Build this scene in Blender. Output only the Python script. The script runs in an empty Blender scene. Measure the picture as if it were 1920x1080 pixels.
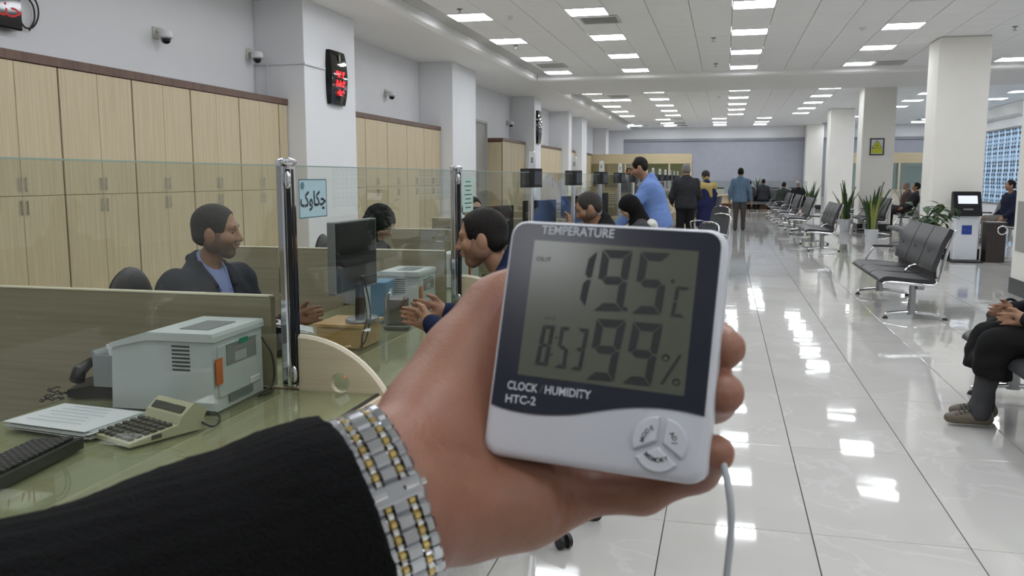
import bpy, bmesh, math, random
import numpy as np
from mathutils import Vector, Matrix
random.seed(7)
SC = bpy.context.scene
COL = SC.collection
# ------------------------------------------------------------------ camera
FPX, YAW, PITCH, EYE = 1613.8, -0.2406, -0.1274, 1.457
cam_d = bpy.data.cameras.new('camera'); cam = bpy.data.objects.new('camera', cam_d); COL.objects.link(cam)
cam_d.sensor_width = 36.0; cam_d.lens = 36.0 * FPX / 1920.0
cam_d.clip_start = 0.02; cam_d.clip_end = 200
cam.location = (0, 0, EYE)
cam.rotation_euler = (math.pi / 2 + PITCH, 0, -YAW)
cam_d.dof.use_dof = True; cam_d.dof.focus_distance = 3.2; cam_d.dof.aperture_fstop = 26
SC.camera = cam
# ------------------------------------------------------------------ world, view
world = bpy.data.worlds.new('world'); SC.world = world; world.use_nodes = True
world.node_tree.nodes['Background'].inputs[0].default_value = (0.62, 0.74, 1.0, 1)
world.node_tree.nodes['Background'].inputs[1].default_value = 0.6
SC.view_settings.view_transform = 'Standard'; SC.view_settings.look = 'None'
SC.view_settings.gamma = 1.0; SC.view_settings.use_curve_mapping = False
SC.view_settings.exposure = 0.93
PANEL_LIGHT = 9.0           # radiance of the ceiling panels
SC.cycles.max_bounces = 7; SC.cycles.diffuse_bounces = 4; SC.cycles.glossy_bounces = 4; SC.cycles.transparent_max_bounces = 20
SC.cycles.caustics_reflective = False; SC.cycles.caustics_refractive = False
SC.cycles.sample_clamp_indirect = 6.0
# ------------------------------------------------------------------ pixel helpers (1920x1080 frame)
_cp, _sp = math.cos(PITCH), math.sin(PITCH)
CF = np.array([math.sin(YAW) * _cp, math.cos(YAW) * _cp, _sp]); CR = np.array([math.cos(YAW), -math.sin(YAW), 0.0]); CU = np.cross(CR, CF)
CC = np.array([0, 0, EYE])
def ray(u, v): return CF + CR * (u - 960) / FPX - CU * (v - 540) / FPX
def pz(u, v, z=0.0): d = ray(u, v); return CC + d * (z - EYE) / d[2]
def pxx(u, v, x): d = ray(u, v); return CC + d * x / d[0]
def pyy(u, v, y): d = ray(u, v); return CC + d * y / d[1]
def at(u, v, d): return CC + ray(u, v) * d
# ------------------------------------------------------------------ materials
def lin(c):
    return tuple((x / 255.0 / 12.92) if x / 255.0 <= 0.04045 else ((x / 255.0 + 0.055) / 1.055) ** 2.4 for x in c)
MATS = {}
def mat(name, rgb, rough=0.5, metal=0.0, spec=0.5, noise=0.0, nscale=8.0, nstretch=(1, 1, 1), bump=0.0, bscale=60.0, coat=0.0, rgb2=None, sheen=0.0):
    if name in MATS: return MATS[name]
    m = bpy.data.materials.new(name); m.use_nodes = True
    nt = m.node_tree; b = nt.nodes['Principled BSDF']
    c = lin(rgb)
    b.inputs['Base Color'].default_value = (*c, 1); b.inputs['Roughness'].default_value = rough
    b.inputs['Metallic'].default_value = metal; b.inputs['Specular IOR Level'].default_value = spec
    if coat: b.inputs['Coat Weight'].default_value = coat; b.inputs['Coat Roughness'].default_value = 0.05
    if sheen: b.inputs['Sheen Weight'].default_value = sheen
    if noise or bump:
        tc = nt.nodes.new('ShaderNodeTexCoord'); mp = nt.nodes.new('ShaderNodeMapping')
        nt.links.new(tc.outputs['Object'], mp.inputs[0])
    if noise:
        mp.inputs['Scale'].default_value = nstretch
        nz = nt.nodes.new('ShaderNodeTexNoise'); nz.inputs['Scale'].default_value = nscale; nz.inputs['Detail'].default_value = 4
        nt.links.new(mp.outputs[0], nz.inputs['Vector'])
        mx = nt.nodes.new('ShaderNodeMix'); mx.data_type = 'RGBA'
        c2 = lin(rgb2) if rgb2 else tuple(x * (1 - noise) for x in c)
        mx.inputs[6].default_value = (*c, 1); mx.inputs[7].default_value = (*c2, 1)
        rp = nt.nodes.new('ShaderNodeMapRange'); rp.inputs[1].default_value = 0.35; rp.inputs[2].default_value = 0.65
        nt.links.new(nz.outputs[0], rp.inputs[0]); nt.links.new(rp.outputs[0], mx.inputs[0])
        nt.links.new(mx.outputs[2], b.inputs['Base Color'])
    if bump:
        nb = nt.nodes.new('ShaderNodeTexNoise'); nb.inputs['Scale'].default_value = bscale; nb.inputs['Detail'].default_value = 3
        nt.links.new(tc.outputs['Object'], nb.inputs['Vector'])
        bp = nt.nodes.new('ShaderNodeBump'); bp.inputs['Strength'].default_value = bump; bp.inputs['Distance'].default_value = 0.01
        nt.links.new(nb.outputs[0], bp.inputs['Height']); nt.links.new(bp.outputs[0], b.inputs['Normal'])
    MATS[name] = m; return m
def emit(name, rgb, strength):
    if name in MATS: return MATS[name]
    m = bpy.data.materials.new(name); m.use_nodes = True
    b = m.node_tree.nodes['Principled BSDF']
    b.inputs['Base Color'].default_value = (*lin(rgb), 1)
    b.inputs['Emission Color'].default_value = (*lin(rgb), 1); b.inputs['Emission Strength'].default_value = strength
    MATS[name] = m; return m
def glass(name, tint, gloss=1.0):
    if name in MATS: return MATS[name]
    m = bpy.data.materials.new(name); m.use_nodes = True; nt = m.node_tree
    nt.nodes.remove(nt.nodes['Principled BSDF']); out = nt.nodes['Material Output']
    tr = nt.nodes.new('ShaderNodeBsdfTransparent'); tr.inputs[0].default_value = (*tint, 1)
    gl = nt.nodes.new('ShaderNodeBsdfGlossy'); gl.inputs['Roughness'].default_value = 0.0; gl.inputs[0].default_value = (gloss, gloss, gloss, 1)
    lw = nt.nodes.new('ShaderNodeLayerWeight'); lw.inputs[0].default_value = 0.5
    pw = nt.nodes.new('ShaderNodeMath'); pw.operation = 'POWER'; pw.inputs[1].default_value = 5
    ml = nt.nodes.new('ShaderNodeMath'); ml.operation = 'MULTIPLY_ADD'; ml.inputs[1].default_value = 0.48; ml.inputs[2].default_value = 0.018
    mx = nt.nodes.new('ShaderNodeMixShader')
    nt.links.new(lw.outputs['Facing'], pw.inputs[0]); nt.links.new(pw.outputs[0], ml.inputs[0]); nt.links.new(ml.outputs[0], mx.inputs[0])
    nt.links.new(tr.outputs[0], mx.inputs[1]); nt.links.new(gl.outputs[0], mx.inputs[2]); nt.links.new(mx.outputs[0], out.inputs[0])
    MATS[name] = m; return m
def wood(name, rgb, rgb2, axis='Z', rough=0.45, scale=1.0, planks=0.0):
    """light grain stretched along one axis"""
    if name in MATS: return MATS[name]
    m = mat(name, rgb, rough); nt = m.node_tree; b = nt.nodes['Principled BSDF']
    tc = nt.nodes.new('ShaderNodeTexCoord'); mp = nt.nodes.new('ShaderNodeMapping'); oi = nt.nodes.new('ShaderNodeObjectInfo')
    ad = nt.nodes.new('ShaderNodeVectorMath'); ad.operation = 'ADD'
    sc = [55.0 * scale] * 3; sc['XYZ'.index(axis)] = 1.6 * scale
    cm = nt.nodes.new('ShaderNodeCombineXYZ'); mu = nt.nodes.new('ShaderNodeMath'); mu.operation = 'MULTIPLY'; mu.inputs[1].default_value = 37.0
    nt.links.new(oi.outputs['Random'], mu.inputs[0])
    for i in range(3): nt.links.new(mu.outputs[0], cm.inputs[i])
    mp.inputs['Scale'].default_value = sc
    nt.links.new(tc.outputs['Object'], ad.inputs[0]); nt.links.new(cm.outputs[0], ad.inputs[1]); nt.links.new(ad.outputs[0], mp.inputs[0])
    nz = nt.nodes.new('ShaderNodeTexNoise'); nz.inputs['Scale'].default_value = 1.0; nz.inputs['Detail'].default_value = 3; nz.inputs['Distortion'].default_value = 0.3
    nt.links.new(mp.outputs[0], nz.inputs['Vector'])
    rp = nt.nodes.new('ShaderNodeMapRange'); rp.inputs[1].default_value = 0.3; rp.inputs[2].default_value = 0.72
    mx = nt.nodes.new('ShaderNodeMix'); mx.data_type = 'RGBA'; mx.inputs[6].default_value = (*lin(rgb), 1); mx.inputs[7].default_value = (*lin(rgb2), 1)
    nt.links.new(nz.outputs[0], rp.inputs[0]); nt.links.new(rp.outputs[0], mx.inputs[0]); nt.links.new(mx.outputs[2], b.inputs['Base Color'])
    return m
# ------------------------------------------------------------------ mesh builder
class MB:
    def __init__(s): s.v = []; s.f = []
    def add(s, vs, fs, M=None):
        o = len(s.v)
        s.v += [tuple(M @ Vector(p)) for p in vs] if M else [tuple(p) for p in vs]
        s.f += [tuple(i + o for i in q) for q in fs]; return s
    def box(s, c, d, bev=0.0, M=None):
        x, y, z = (q / 2 for q in d); b = min(bev, x * .98, y * .98, z * .98)
        if b <= 0:
            vs = [(sx * x, sy * y, sz * z) for sx in (-1, 1) for sy in (-1, 1) for sz in (-1, 1)]
            fs = [(0, 1, 3, 2), (4, 6, 7, 5), (0, 4, 5, 1), (2, 3, 7, 6), (0, 2, 6, 4), (1, 5, 7, 3)]
        else:
            vs = []; idx = {}
            for sx in (-1, 1):
                for sy in (-1, 1):
                    for sz in (-1, 1):
                        for a in range(3):
                            p = [sx * (x - b), sy * (y - b), sz * (z - b)]; p[a] = (sx * x, sy * y, sz * z)[a]
                            idx[sx, sy, sz, a] = len(vs); vs.append(tuple(p))
            g = lambda *k: idx[k]; fs = []
            for q in (-1, 1):
                fs += [(g(q, -1, -1, 0), g(q, 1, -1, 0), g(q, 1, 1, 0), g(q, -1, 1, 0))[::q], (g(-1, q, -1, 1), g(-1, q, 1, 1), g(1, q, 1, 1), g(1, q, -1, 1))[::q], (g(-1, -1, q, 2), g(1, -1, q, 2), g(1, 1, q, 2), g(-1, 1, q, 2))[::q]]
            for p in (-1, 1):
                for q in (-1, 1):
                    fs += [(g(p, q, -1, 0), g(p, q, -1, 1), g(p, q, 1, 1), g(p, q, 1, 0))[::p * q], (g(p, -1, q, 0), g(p, 1, q, 0), g(p, 1, q, 2), g(p, -1, q, 2))[::p * q], (g(-1, p, q, 1), g(-1, p, q, 2), g(1, p, q, 2), g(1, p, q, 1))[::p * q]]
                    for r in (-1, 1): fs.append((g(p, q, r, 0), g(p, q, r, 1), g(p, q, r, 2))[::p * q * r])
        T = Matrix.Translation(Vector(c))
        return s.add(vs, fs, (M @ T) if M else T)
    def prism(s, poly, h0, h1, axis='Z', M=None):
        """polygon in the plane across axis, extruded h0..h1"""
        n = len(poly)
        def P(p, h): return {'Z': (p[0], p[1], h), 'Y': (p[0], h, p[1]), 'X': (h, p[0], p[1])}[axis]
        vs = [P(p, h0) for p in poly] + [P(p, h1) for p in poly]
        fs = [tuple(range(n))[::-1], tuple(range(n, 2 * n))] + [(i, (i + 1) % n, n + (i + 1) % n, n + i) for i in range(n)]
        if axis == 'Y': fs = [q[::-1] for q in fs]
        return s.add(vs, fs, M)
    def lathe(s, prof, c=(0, 0, 0), n=20, M=None, sx=1.0, sy=1.0):
        vs = []; fs = []
        for r, z in prof:
            for i in range(n):
                a = 2 * math.pi * i / n; vs.append((c[0] + r * sx * math.cos(a), c[1] + r * sy * math.sin(a), c[2] + z))
        for k in range(len(prof) - 1):
            for i in range(n):
                j = (i + 1) % n; fs.append((k * n + i, k * n + j, (k + 1) * n + j, (k + 1) * n + i))
        fs.append(tuple(range(n))[::-1]); fs.append(tuple(range((len(prof) - 1) * n, len(prof) * n)))
        return s.add(vs, fs, M)
    def cyl(s, a, b, r, n=14, r2=None):
        a, b = Vector(a), Vector(b); d = b - a; M = Matrix.Translation(a) @ d.to_track_quat('Z', 'Y').to_matrix().to_4x4()
        return s.lathe([(r, 0), (r2 if r2 is not None else r, d.length)], n=n, M=M)
    def tube(s, pts, r, n=8, flat=1.0):
        pts = [Vector(p) for p in pts]; vs = []; fs = []; m = len(pts)
        t0 = (pts[1] - pts[0]).normalized(); up = Vector((0, 0, 1)) if abs(t0.z) < .9 else Vector((1, 0, 0))
        nx = t0.cross(up).normalized()
        for k, p in enumerate(pts):
            t = (pts[min(k + 1, m - 1)] - pts[max(k - 1, 0)]).normalized()
            nx = (nx - t * nx.dot(t)).normalized(); ny = t.cross(nx)
            rr = r[k] if isinstance(r, (list, tuple)) else r
            for i in range(n):
                a = 2 * math.pi * i / n; vs.append(p + nx * math.cos(a) * rr + ny * math.sin(a) * rr * flat)
        for k in range(m - 1):
            for i in range(n):
                j = (i + 1) % n; fs.append((k * n + i, (k + 1) * n + i, (k + 1) * n + j, k * n + j)[::-1])
        fs.append(tuple(range(n))[::-1]); fs.append(tuple(range((m - 1) * n, m * n)))
        return s.add(vs, fs)
    def ball(s, c, r, n=12, m=8, M=None):
        r = (r, r, r) if not isinstance(r, (tuple, list)) else r
        vs = [(c[0], c[1], c[2] - r[2])]; fs = []
        for k in range(1, m):
            p = math.pi * k / m - math.pi / 2
            for i in range(n):
                a = 2 * math.pi * i / n; vs.append((c[0] + r[0] * math.cos(p) * math.cos(a), c[1] + r[1] * math.cos(p) * math.sin(a), c[2] + r[2] * math.sin(p)))
        vs.append((c[0], c[1], c[2] + r[2])); L = len(vs) - 1
        for i in range(n):
            j = (i + 1) % n; fs.append((0, 1 + j, 1 + i)); fs.append((L, 1 + (m - 2) * n + i, 1 + (m - 2) * n + j))
            for k in range(m - 2): fs.append((1 + k * n + i, 1 + k * n + j, 1 + (k + 1) * n + j, 1 + (k + 1) * n + i))
        return s.add(vs, fs, M)
    def mesh(s, name, smooth=False):
        me = bpy.data.meshes.new(name); me.from_pydata(s.v, [], s.f); me.update()
        if smooth: me.shade_smooth() if smooth is True else me.set_sharp_from_angle(angle=math.radians(smooth))
        return me
def spline(pts, n=6):
    """Catmull-Rom through points"""
    P = [Vector(p) for p in pts]; P = [2 * P[0] - P[1]] + P + [2 * P[-1] - P[-2]]; out = []
    for i in range(1, len(P) - 2):
        for k in range(n):
            t = k / n; a, b, c, d = P[i - 1:i + 3]
            out.append(0.5 * ((2 * b) + (c - a) * t + (2 * a - 5 * b + 4 * c - d) * t * t + (3 * b - a - 3 * c + d) * t ** 3))
    out.append(P[-2]); return out
def link(name, me, material=None, parent=None, loc=None, smooth=None):
    o = bpy.data.objects.new(name, me); COL.objects.link(o)
    if material is not None:
        if not me.materials: me.materials.append(material)
    if parent is not None: o.parent = parent
    if loc is not None: o.location = loc
    return o
def part(name, mb, material, parent=None, smooth=False, loc=None):
    me = mb.mesh(name, False)
    if smooth:
        me.shade_smooth()
        if smooth is not True: me.set_sharp_from_angle(angle=math.radians(smooth))
    return link(name, me, material, parent, loc)
def tag(o, label, cat, group=None):
    o['label'] = label; o['category'] = cat
    if group: o['group'] = group
    return o
def thing(name, label, cat, loc=(0, 0, 0), rotz=0.0, group=None):
    o = bpy.data.objects.new(name, None); COL.objects.link(o); o.empty_display_size = 0.05
    o.location = loc; o.rotation_euler = (0, 0, rotz); return tag(o, label, cat, group)
def struct(name, mb, material, parent=None, smooth=False):
    o = part(name, mb, material, parent, smooth)
    if parent is None: o['kind'] = 'structure'
    return o
def dup(root, loc, rotz=None, label=None, group=None):
    r = root.copy(); COL.objects.link(r); r.location = loc
    if rotz is not None: r.rotation_euler = (0, 0, rotz)
    if label: r['label'] = label
    if group: r['group'] = group
    for ch in list(root.children):
        c = ch.copy(); COL.objects.link(c); c.parent = r
        for g in list(ch.children):
            d = g.copy(); COL.objects.link(d); d.parent = c
    return r
def text_mesh(body, size=1.0, extrude=0.0, align='CENTER', res=3, bold=0.0, shear=0.0):
    c = bpy.data.curves.new('lettering', 'FONT'); c.body = body; c.size = size; c.extrude = extrude; c.align_x = align; c.align_y = 'CENTER'
    c.resolution_u = res; c.offset = bold; c.shear = shear
    o = bpy.data.objects.new('lettering', c); COL.objects.link(o); bpy.context.view_layer.update()
    me = bpy.data.meshes.new_from_object(o.evaluated_get(bpy.context.evaluated_depsgraph_get()))
    bpy.data.objects.remove(o); bpy.data.curves.remove(c); return me
def lettering(name, body, size, material, parent, M, align='CENTER', bold=0.0, extrude=0.0, sx=1.0):
    me = text_mesh(body, size, extrude, align, bold=bold); me.transform(M @ Matrix.Diagonal((sx, 1, 1, 1)))
    return link(name, me, material, parent)
def frame(o, x, y):
    """matrix with columns x, y, x cross y at origin o"""
    x = Vector(x).normalized(); z = x.cross(Vector(y)).normalized(); y = z.cross(x)
    return Matrix(((x.x, y.x, z.x, o[0]), (x.y, y.y, z.y, o[1]), (x.z, y.z, z.z, o[2]), (0, 0, 0, 1)))
# ------------------------------------------------------------------ smooth solid modelling: distance fields meshed into one surface
def _smin(a, b, k):
    if k <= 0: return np.minimum(a, b)
    h = np.maximum(k - np.abs(a - b), 0) / k; return np.minimum(a, b) - h * h * k * 0.25
class Field:
    def __init__(s, k=0.02): s.ops = []; s.k = k; s.lo = np.full(3, 1e9); s.hi = np.full(3, -1e9); s.clip = []; s.wr = None; s.off = 0.0; s.dfn = None
    def _b(s, p, r): p = np.asarray(p, float); s.lo = np.minimum(s.lo, p - r); s.hi = np.maximum(s.hi, p + r)
    def cone(s, a, b, r1, r2=None, k=None, sub=False):
        r2 = r1 if r2 is None else r2; a = np.asarray(a, float); b = np.asarray(b, float)
        if not sub: s._b(a, r1); s._b(b, r2)
        s.ops.append(('c', a, b, r1, r2, s.k if k is None else k, sub)); return s
    def chain(s, pts, rs, k=None):
        for i in range(len(pts) - 1): s.cone(pts[i], pts[i + 1], rs[i], rs[i + 1], k)
        return s
    def ell(s, c, r, rot=None, k=None, sub=False):
        c = np.asarray(c, float); r = np.asarray(r, float)
        if not sub: s._b(c, r.max())
        s.ops.append(('e', c, r, np.eye(3) if rot is None else np.asarray(rot, float), None, s.k if k is None else k, sub)); return s
    def cut(s, p, n): s.ops.append(('p', np.asarray(p, float), np.asarray(n, float) / np.linalg.norm(n), 0, 0, 0, False)); return s
    def plane(s, p, n): s.clip.append((np.asarray(p, float), np.asarray(n, float) / np.linalg.norm(n))); return s
    def __call__(s, P):
        d = np.full(len(P), 1e3)
        for t, a, b, c, e, k, sub in s.ops:
            if t == 'p': d = np.maximum(d, (P - a) @ b); continue
            if t == 'c':
                ba = b - a; L = ba @ ba + 1e-12; pa = P - a; h = np.clip(pa @ ba / L, 0, 1)
                q = np.sqrt(((pa - h[:, None] * ba) ** 2).sum(1)) - (c + (e - c) * h)
            else:
                pl = (P - a) @ c; q0 = pl / b; k0 = np.sqrt((q0 ** 2).sum(1)); k1 = np.sqrt(((q0 / b) ** 2).sum(1)) + 1e-9; q = k0 * (k0 - 1) / k1
                q = np.where(k0 < 1e-6, -b.min(), q)
            d = -_smin(-d, q, k) if sub else _smin(d, q, k)
        d = d - s.off
        if s.wr:
            am, fr = s.wr; d = d + am * np.sin(P[:, 0] * fr + 2 * np.sin(P[:, 2] * fr * .6)) * np.sin(P[:, 2] * fr * 1.3 + P[:, 1] * fr * .8 + 1.3 * np.sin(P[:, 0] * fr * .7))
        if s.dfn: d = d + s.dfn(P)
        for p, n in s.clip: d = np.maximum(d, (P - p) @ n)
        return d
    def mesh(s, name, res, smooth=True):
        lo = s.lo - s.off - 2.5 * res - 0.01; hi = s.hi + s.off + 2.5 * res + 0.01
        v, f = surface(s, lo, hi, res)
        me = bpy.data.meshes.new(name); me.from_pydata(v.tolist(), [], f.tolist()); me.update()
        if smooth: me.shade_smooth()
        return me
_OFF = np.array([(i, j, k) for i in (0, 1) for j in (0, 1) for k in (0, 1)])
def surface(fn, lo, hi, res, L=4):
    s = res * 2 ** L; n = np.ceil((hi - lo) / s).astype(int)
    idx = np.stack(np.meshgrid(*[np.arange(q) for q in n], indexing='ij'), -1).reshape(-1, 3)
    for lev in range(L, -1, -1):
        s = res * 2 ** lev; d = fn(lo + (idx + 0.5) * s); idx = idx[np.abs(d) < s * 1.35 + (0.012 if lev > 1 else 0)]
        if lev: idx = (idx[:, None] * 2 + _OFF[None]).reshape(-1, 3)
    K = np.array([1 << 40, 1 << 20, 1]); ck = ((idx[:, None] + _OFF[None]) @ K)
    uk, inv = np.unique(ck.reshape(-1), return_inverse=True); inv = inv.reshape(-1, 8)
    uc = np.stack([uk >> 40, (uk >> 20) & 0xFFFFF, uk & 0xFFFFF], -1)
    val = fn(lo + uc * res)[inv]; sg = val < 0
    act = sg.any(1) & ~sg.all(1); idx = idx[act]; val = val[act]; sg = sg[act]
    acc = np.zeros((len(idx), 3)); cnt = np.zeros(len(idx))
    for a in range(8):
        for b in range(a + 1, 8):
            if np.abs(_OFF[a] - _OFF[b]).sum() != 1: continue
            m = sg[:, a] != sg[:, b]; t = np.where(m, val[:, a] / np.where(m, val[:, a] - val[:, b], 1), 0)
            acc += np.where(m[:, None], _OFF[a] + (_OFF[b] - _OFF[a]) * t[:, None], 0); cnt += m
    vert = lo + (idx + acc / cnt[:, None]) * res
    key = idx @ K; order = np.argsort(key); sk = key[order]; faces = []
    for ax, (b, c), cn in ((0, (1, 2), 4), (1, (2, 0), 2), (2, (0, 1), 1)):
        m = sg[:, 0] != sg[:, cn]; base = idx[m]; eb = np.eye(3, dtype=int)[b]; ec = np.eye(3, dtype=int)[c]
        q = []
        ok = np.ones(len(base), bool)
        for o in (0 * eb, -eb, -eb - ec, -ec):
            kk = (base + o) @ K; p = np.clip(np.searchsorted(sk, kk), 0, len(sk) - 1); ok &= sk[p] == kk; q.append(order[p])
        q = np.stack(q, -1); fl = ~sg[m, 0]; q[fl] = q[fl][:, ::-1]; faces.append(q[ok])
    return vert, np.concatenate(faces)
def rotm(ax, ang):
    return np.array(Matrix.Rotation(ang, 3, ax))
# ------------------------------------------------------------------ palette
M_WALL = mat('wall_paint', (233, 234, 237), 0.6, noise=0.03, nscale=1.2, bump=0.05, bscale=40)
M_COLUMN = mat('column_paint', (242, 239, 232), 0.5, noise=0.03, nscale=2.0, bump=0.06, bscale=30)
M_CEIL = mat('ceiling_tile_metal', (248, 248, 248), 0.55, noise=0.04, nscale=90, bump=0.15, bscale=150)
M_CEILGAP = mat('ceiling_joint', (196, 196, 194), 0.7)
M_SOFFIT = mat('soffit_paint', (240, 239, 237), 0.6)
M_BASE = mat('skirting_black', (38, 38, 40), 0.3)
M_GROUT = mat('grout', (64, 62, 58), 0.8)
M_CHROME = mat('chrome', (225, 225, 228), 0.08, 1.0)
M_STEEL = mat('brushed_steel', (165, 166, 168), 0.28, 1.0)
M_BLACK = mat('black_plastic', (26, 26, 28), 0.35)
M_DARK = mat('dark_gap', (18, 17, 16), 0.6)
M_WHITE = mat('white_plastic', (226, 227, 228), 0.35)
M_ASH = wood('ash_wood', (206, 191, 160), (190, 173, 140), 'Z')
M_ASHY = wood('ash_wood_long', (200, 186, 155), (184, 168, 137), 'Y')
M_ASHX = wood('ash_wood_cross', (200, 186, 155), (186, 170, 138), 'X')
M_CROWN = wood('walnut_trim', (112, 84, 72), (88, 64, 54), 'Z', scale=0.35)
M_BROWN = mat('walnut_gap', (84, 62, 50), 0.5)
M_GLASS = glass('counter_glass', (0.875, 0.895, 0.868))
M_SHEET = glass('green_glass_sheet', (0.90, 0.94, 0.90))
M_BLIND = mat('blind_fabric', (166, 169, 180), 0.8, noise=0.06, nscale=3)
M_DIFF = emit('panel_diffuser', (246, 250, 255), PANEL_LIGHT)
def floor_tile_material():
    m = mat('polished_tile', (212, 210, 204), 0.045, spec=0.55); nt = m.node_tree; b = nt.nodes['Principled BSDF']
    tc = nt.nodes.new('ShaderNodeTexCoord'); oi = nt.nodes.new('ShaderNodeObjectInfo'); ge = nt.nodes.new('ShaderNodeNewGeometry')
    mu = nt.nodes.new('ShaderNodeVectorMath'); mu.operation = 'MULTIPLY_ADD'; cx = nt.nodes.new('ShaderNodeCombineXYZ')
    ad = nt.nodes.new('ShaderNodeMath'); ad.operation = 'ADD'
    nt.links.new(oi.outputs['Random'], ad.inputs[0]); nt.links.new(ge.outputs['Random Per Island'], ad.inputs[1])
    for i in range(3): nt.links.new(ad.outputs[0], cx.inputs[i])
    mu.inputs[1].default_value = (23, 41, 17); nt.links.new(cx.outputs[0], mu.inputs[0]); nt.links.new(tc.outputs['Object'], mu.inputs[2])
    nz = nt.nodes.new('ShaderNodeTexNoise'); nz.inputs['Scale'].default_value = 1.5; nz.inputs['Detail'].default_value = 6; nz.inputs['Distortion'].default_value = 0.6
    nt.links.new(mu.outputs[0], nz.inputs['Vector'])
    cr = nt.nodes.new('ShaderNodeValToRGB'); e = cr.color_ramp.elements
    e[0].position = 0.30; e[0].color = (*lin((197, 195, 190)), 1); e[1].position = 0.70; e[1].color = (*lin((205, 204, 200)), 1)
    w = cr.color_ramp.elements.new(0.5); w.color = (*lin((201, 199, 195)), 1); w = cr.color_ramp.elements.new(0.515); w.color = (*lin((209, 208, 205)), 1); w = cr.color_ramp.elements.new(0.53); w.color = (*lin((202, 200, 196)), 1)
    nt.links.new(nz.outputs[0], cr.inputs[0]); nt.links.new(cr.outputs[0], b.inputs['Base Color'])
    n2 = nt.nodes.new('ShaderNodeTexNoise'); n2.inputs['Scale'].default_value = 3.5; n2.inputs['Detail'].default_value = 1
    nt.links.new(mu.outputs[0], n2.inputs['Vector']); bp = nt.nodes.new('ShaderNodeBump'); bp.inputs['Strength'].default_value = 0.06; bp.inputs['Distance'].default_value = 0.02
    nt.links.new(n2.outputs[0], bp.inputs['Height']); nt.links.new(bp.outputs[0], b.inputs['Normal'])
    return m
M_TILE = floor_tile_material()
# ------------------------------------------------------------------ floor
XL, XR, YN, YF, ZC, ZS = -6.13, 9.6, -6.0, 43.5, 3.9, 3.78
floor = struct('floor', MB().box(((XL + XR) / 2, (YN + YF) / 2, -0.054), (XR - XL + .4, YF - YN + .4, 0.1)), M_GROUT)
def visible(x, y, z):
    d = np.array([x, y, z]) - CC; w = d @ CF
    if w < 0.1: return None
    return 960 + FPX * (d @ CR) / w, 540 - FPX * (d @ CU) / w
TX0, TY0 = 0.392, 3.588
tiles = []
i0, i1 = int((XL - TX0) / .6) - 1, int((XR - TX0) / .6) + 1
j0, j1 = int((YN - TY0) / 1.2) - 1, int((YF - TY0) / 1.2) + 1
for i in range(i0, i1 + 1):
    for j in range(j0, j1 + 1):
        x, y = TX0 + .6 * i + .3, TY0 + 1.2 * j + .6
        if XL - .2 < x < XR + .2 and YN - .4 < y < YF + .5: tiles.append((x, y))
def seen_tile(x, y):
    if x < -1.5: return False
    q = [visible(x + a, y + b, 0) for a in (-.3, 0, .3) for b in (-.6, 0, .6)]
    return any(p and -20 < p[0] < 1940 and 300 < p[1] < 1100 for p in q)
near = sorted([t for t in tiles if seen_tile(*t)], key=lambda t: t[0] ** 2 + t[1] ** 2)[:290]
tile_me = MB().box((0, 0, -0.004), (0.5955, 1.1965, 0.008), 0.0012).mesh('tile'); tile_me.materials.append(M_TILE)
for x, y in near:
    o = link('tile', tile_me, None, floor, (x, y, 0)); o.rotation_euler = (random.uniform(-1, 1) * .0007, random.uniform(-1, 1) * .0007, 0)
ns = set(near); mb = MB()
for t in tiles:
    if t not in ns: mb.box((t[0], t[1], -0.004), (0.5955, 1.1965, 0.008))
part('floor_tile_field', mb, M_TILE, floor)['kind'] = 'stuff'
# ------------------------------------------------------------------ walls
struct('wall_left', MB().box((XL - .1, (YN + YF) / 2, 2), (.2, YF - YN + .4, 4.0)), M_WALL)
struct('wall_back', MB().box(((XL + XR) / 2, YN - .1, 2), (XR - XL, .2, 4.0)), M_WALL)
WX0, WX1, WZ0, WZ1 = -4.93, 9.0, 0.55, 3.33
mb = MB().box(((XL + WX0) / 2, YF + .1, 2), (WX0 - XL, .2, 4)).box(((XR + WX1) / 2, YF + .1, 2), (XR - WX1, .2, 4))
mb.box(((WX0 + WX1) / 2, YF + .1, (WZ1 + 4) / 2), (WX1 - WX0, .2, 4 - WZ1)).box(((WX0 + WX1) / 2, YF + .1, WZ0 / 2), (WX1 - WX0, .2, WZ0))
struct('wall_far', mb, M_WALL)
RY0, RY1, RZ1 = 26.0, 40.0, 3.2           # glazed screen in the right wall
mb = MB().box((XR + .1, (YN + RY0) / 2, 2), (.2, RY0 - YN, 4)).box((XR + .1, (RY1 + YF) / 2, 2), (.2, YF - RY1 + .2, 4)).box((XR + .1, (RY0 + RY1) / 2, (RZ1 + 4) / 2), (.2, RY1 - RY0, 4 - RZ1)).box((XR + .1, (RY0 + RY1) / 2, .25), (.2, RY1 - RY0, .5))
struct('wall_right', mb, M_WALL)
# pilasters along the left wall
for k, (y0, y1, d) in enumerate([(10.6, 12.21, .72), (17.0, 18.68, .72), (24.75, 25.7, .72), (30.5, 31.1, .72), (33.4, 34.6, .72), (-1.5, .1, .72), (41.2, 42.2, .6)]):
    struct('wall_pilaster', MB().box((XL + d / 2, (y0 + y1) / 2, ZS / 2), (d, y1 - y0, ZS), .006), M_WALL)
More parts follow.
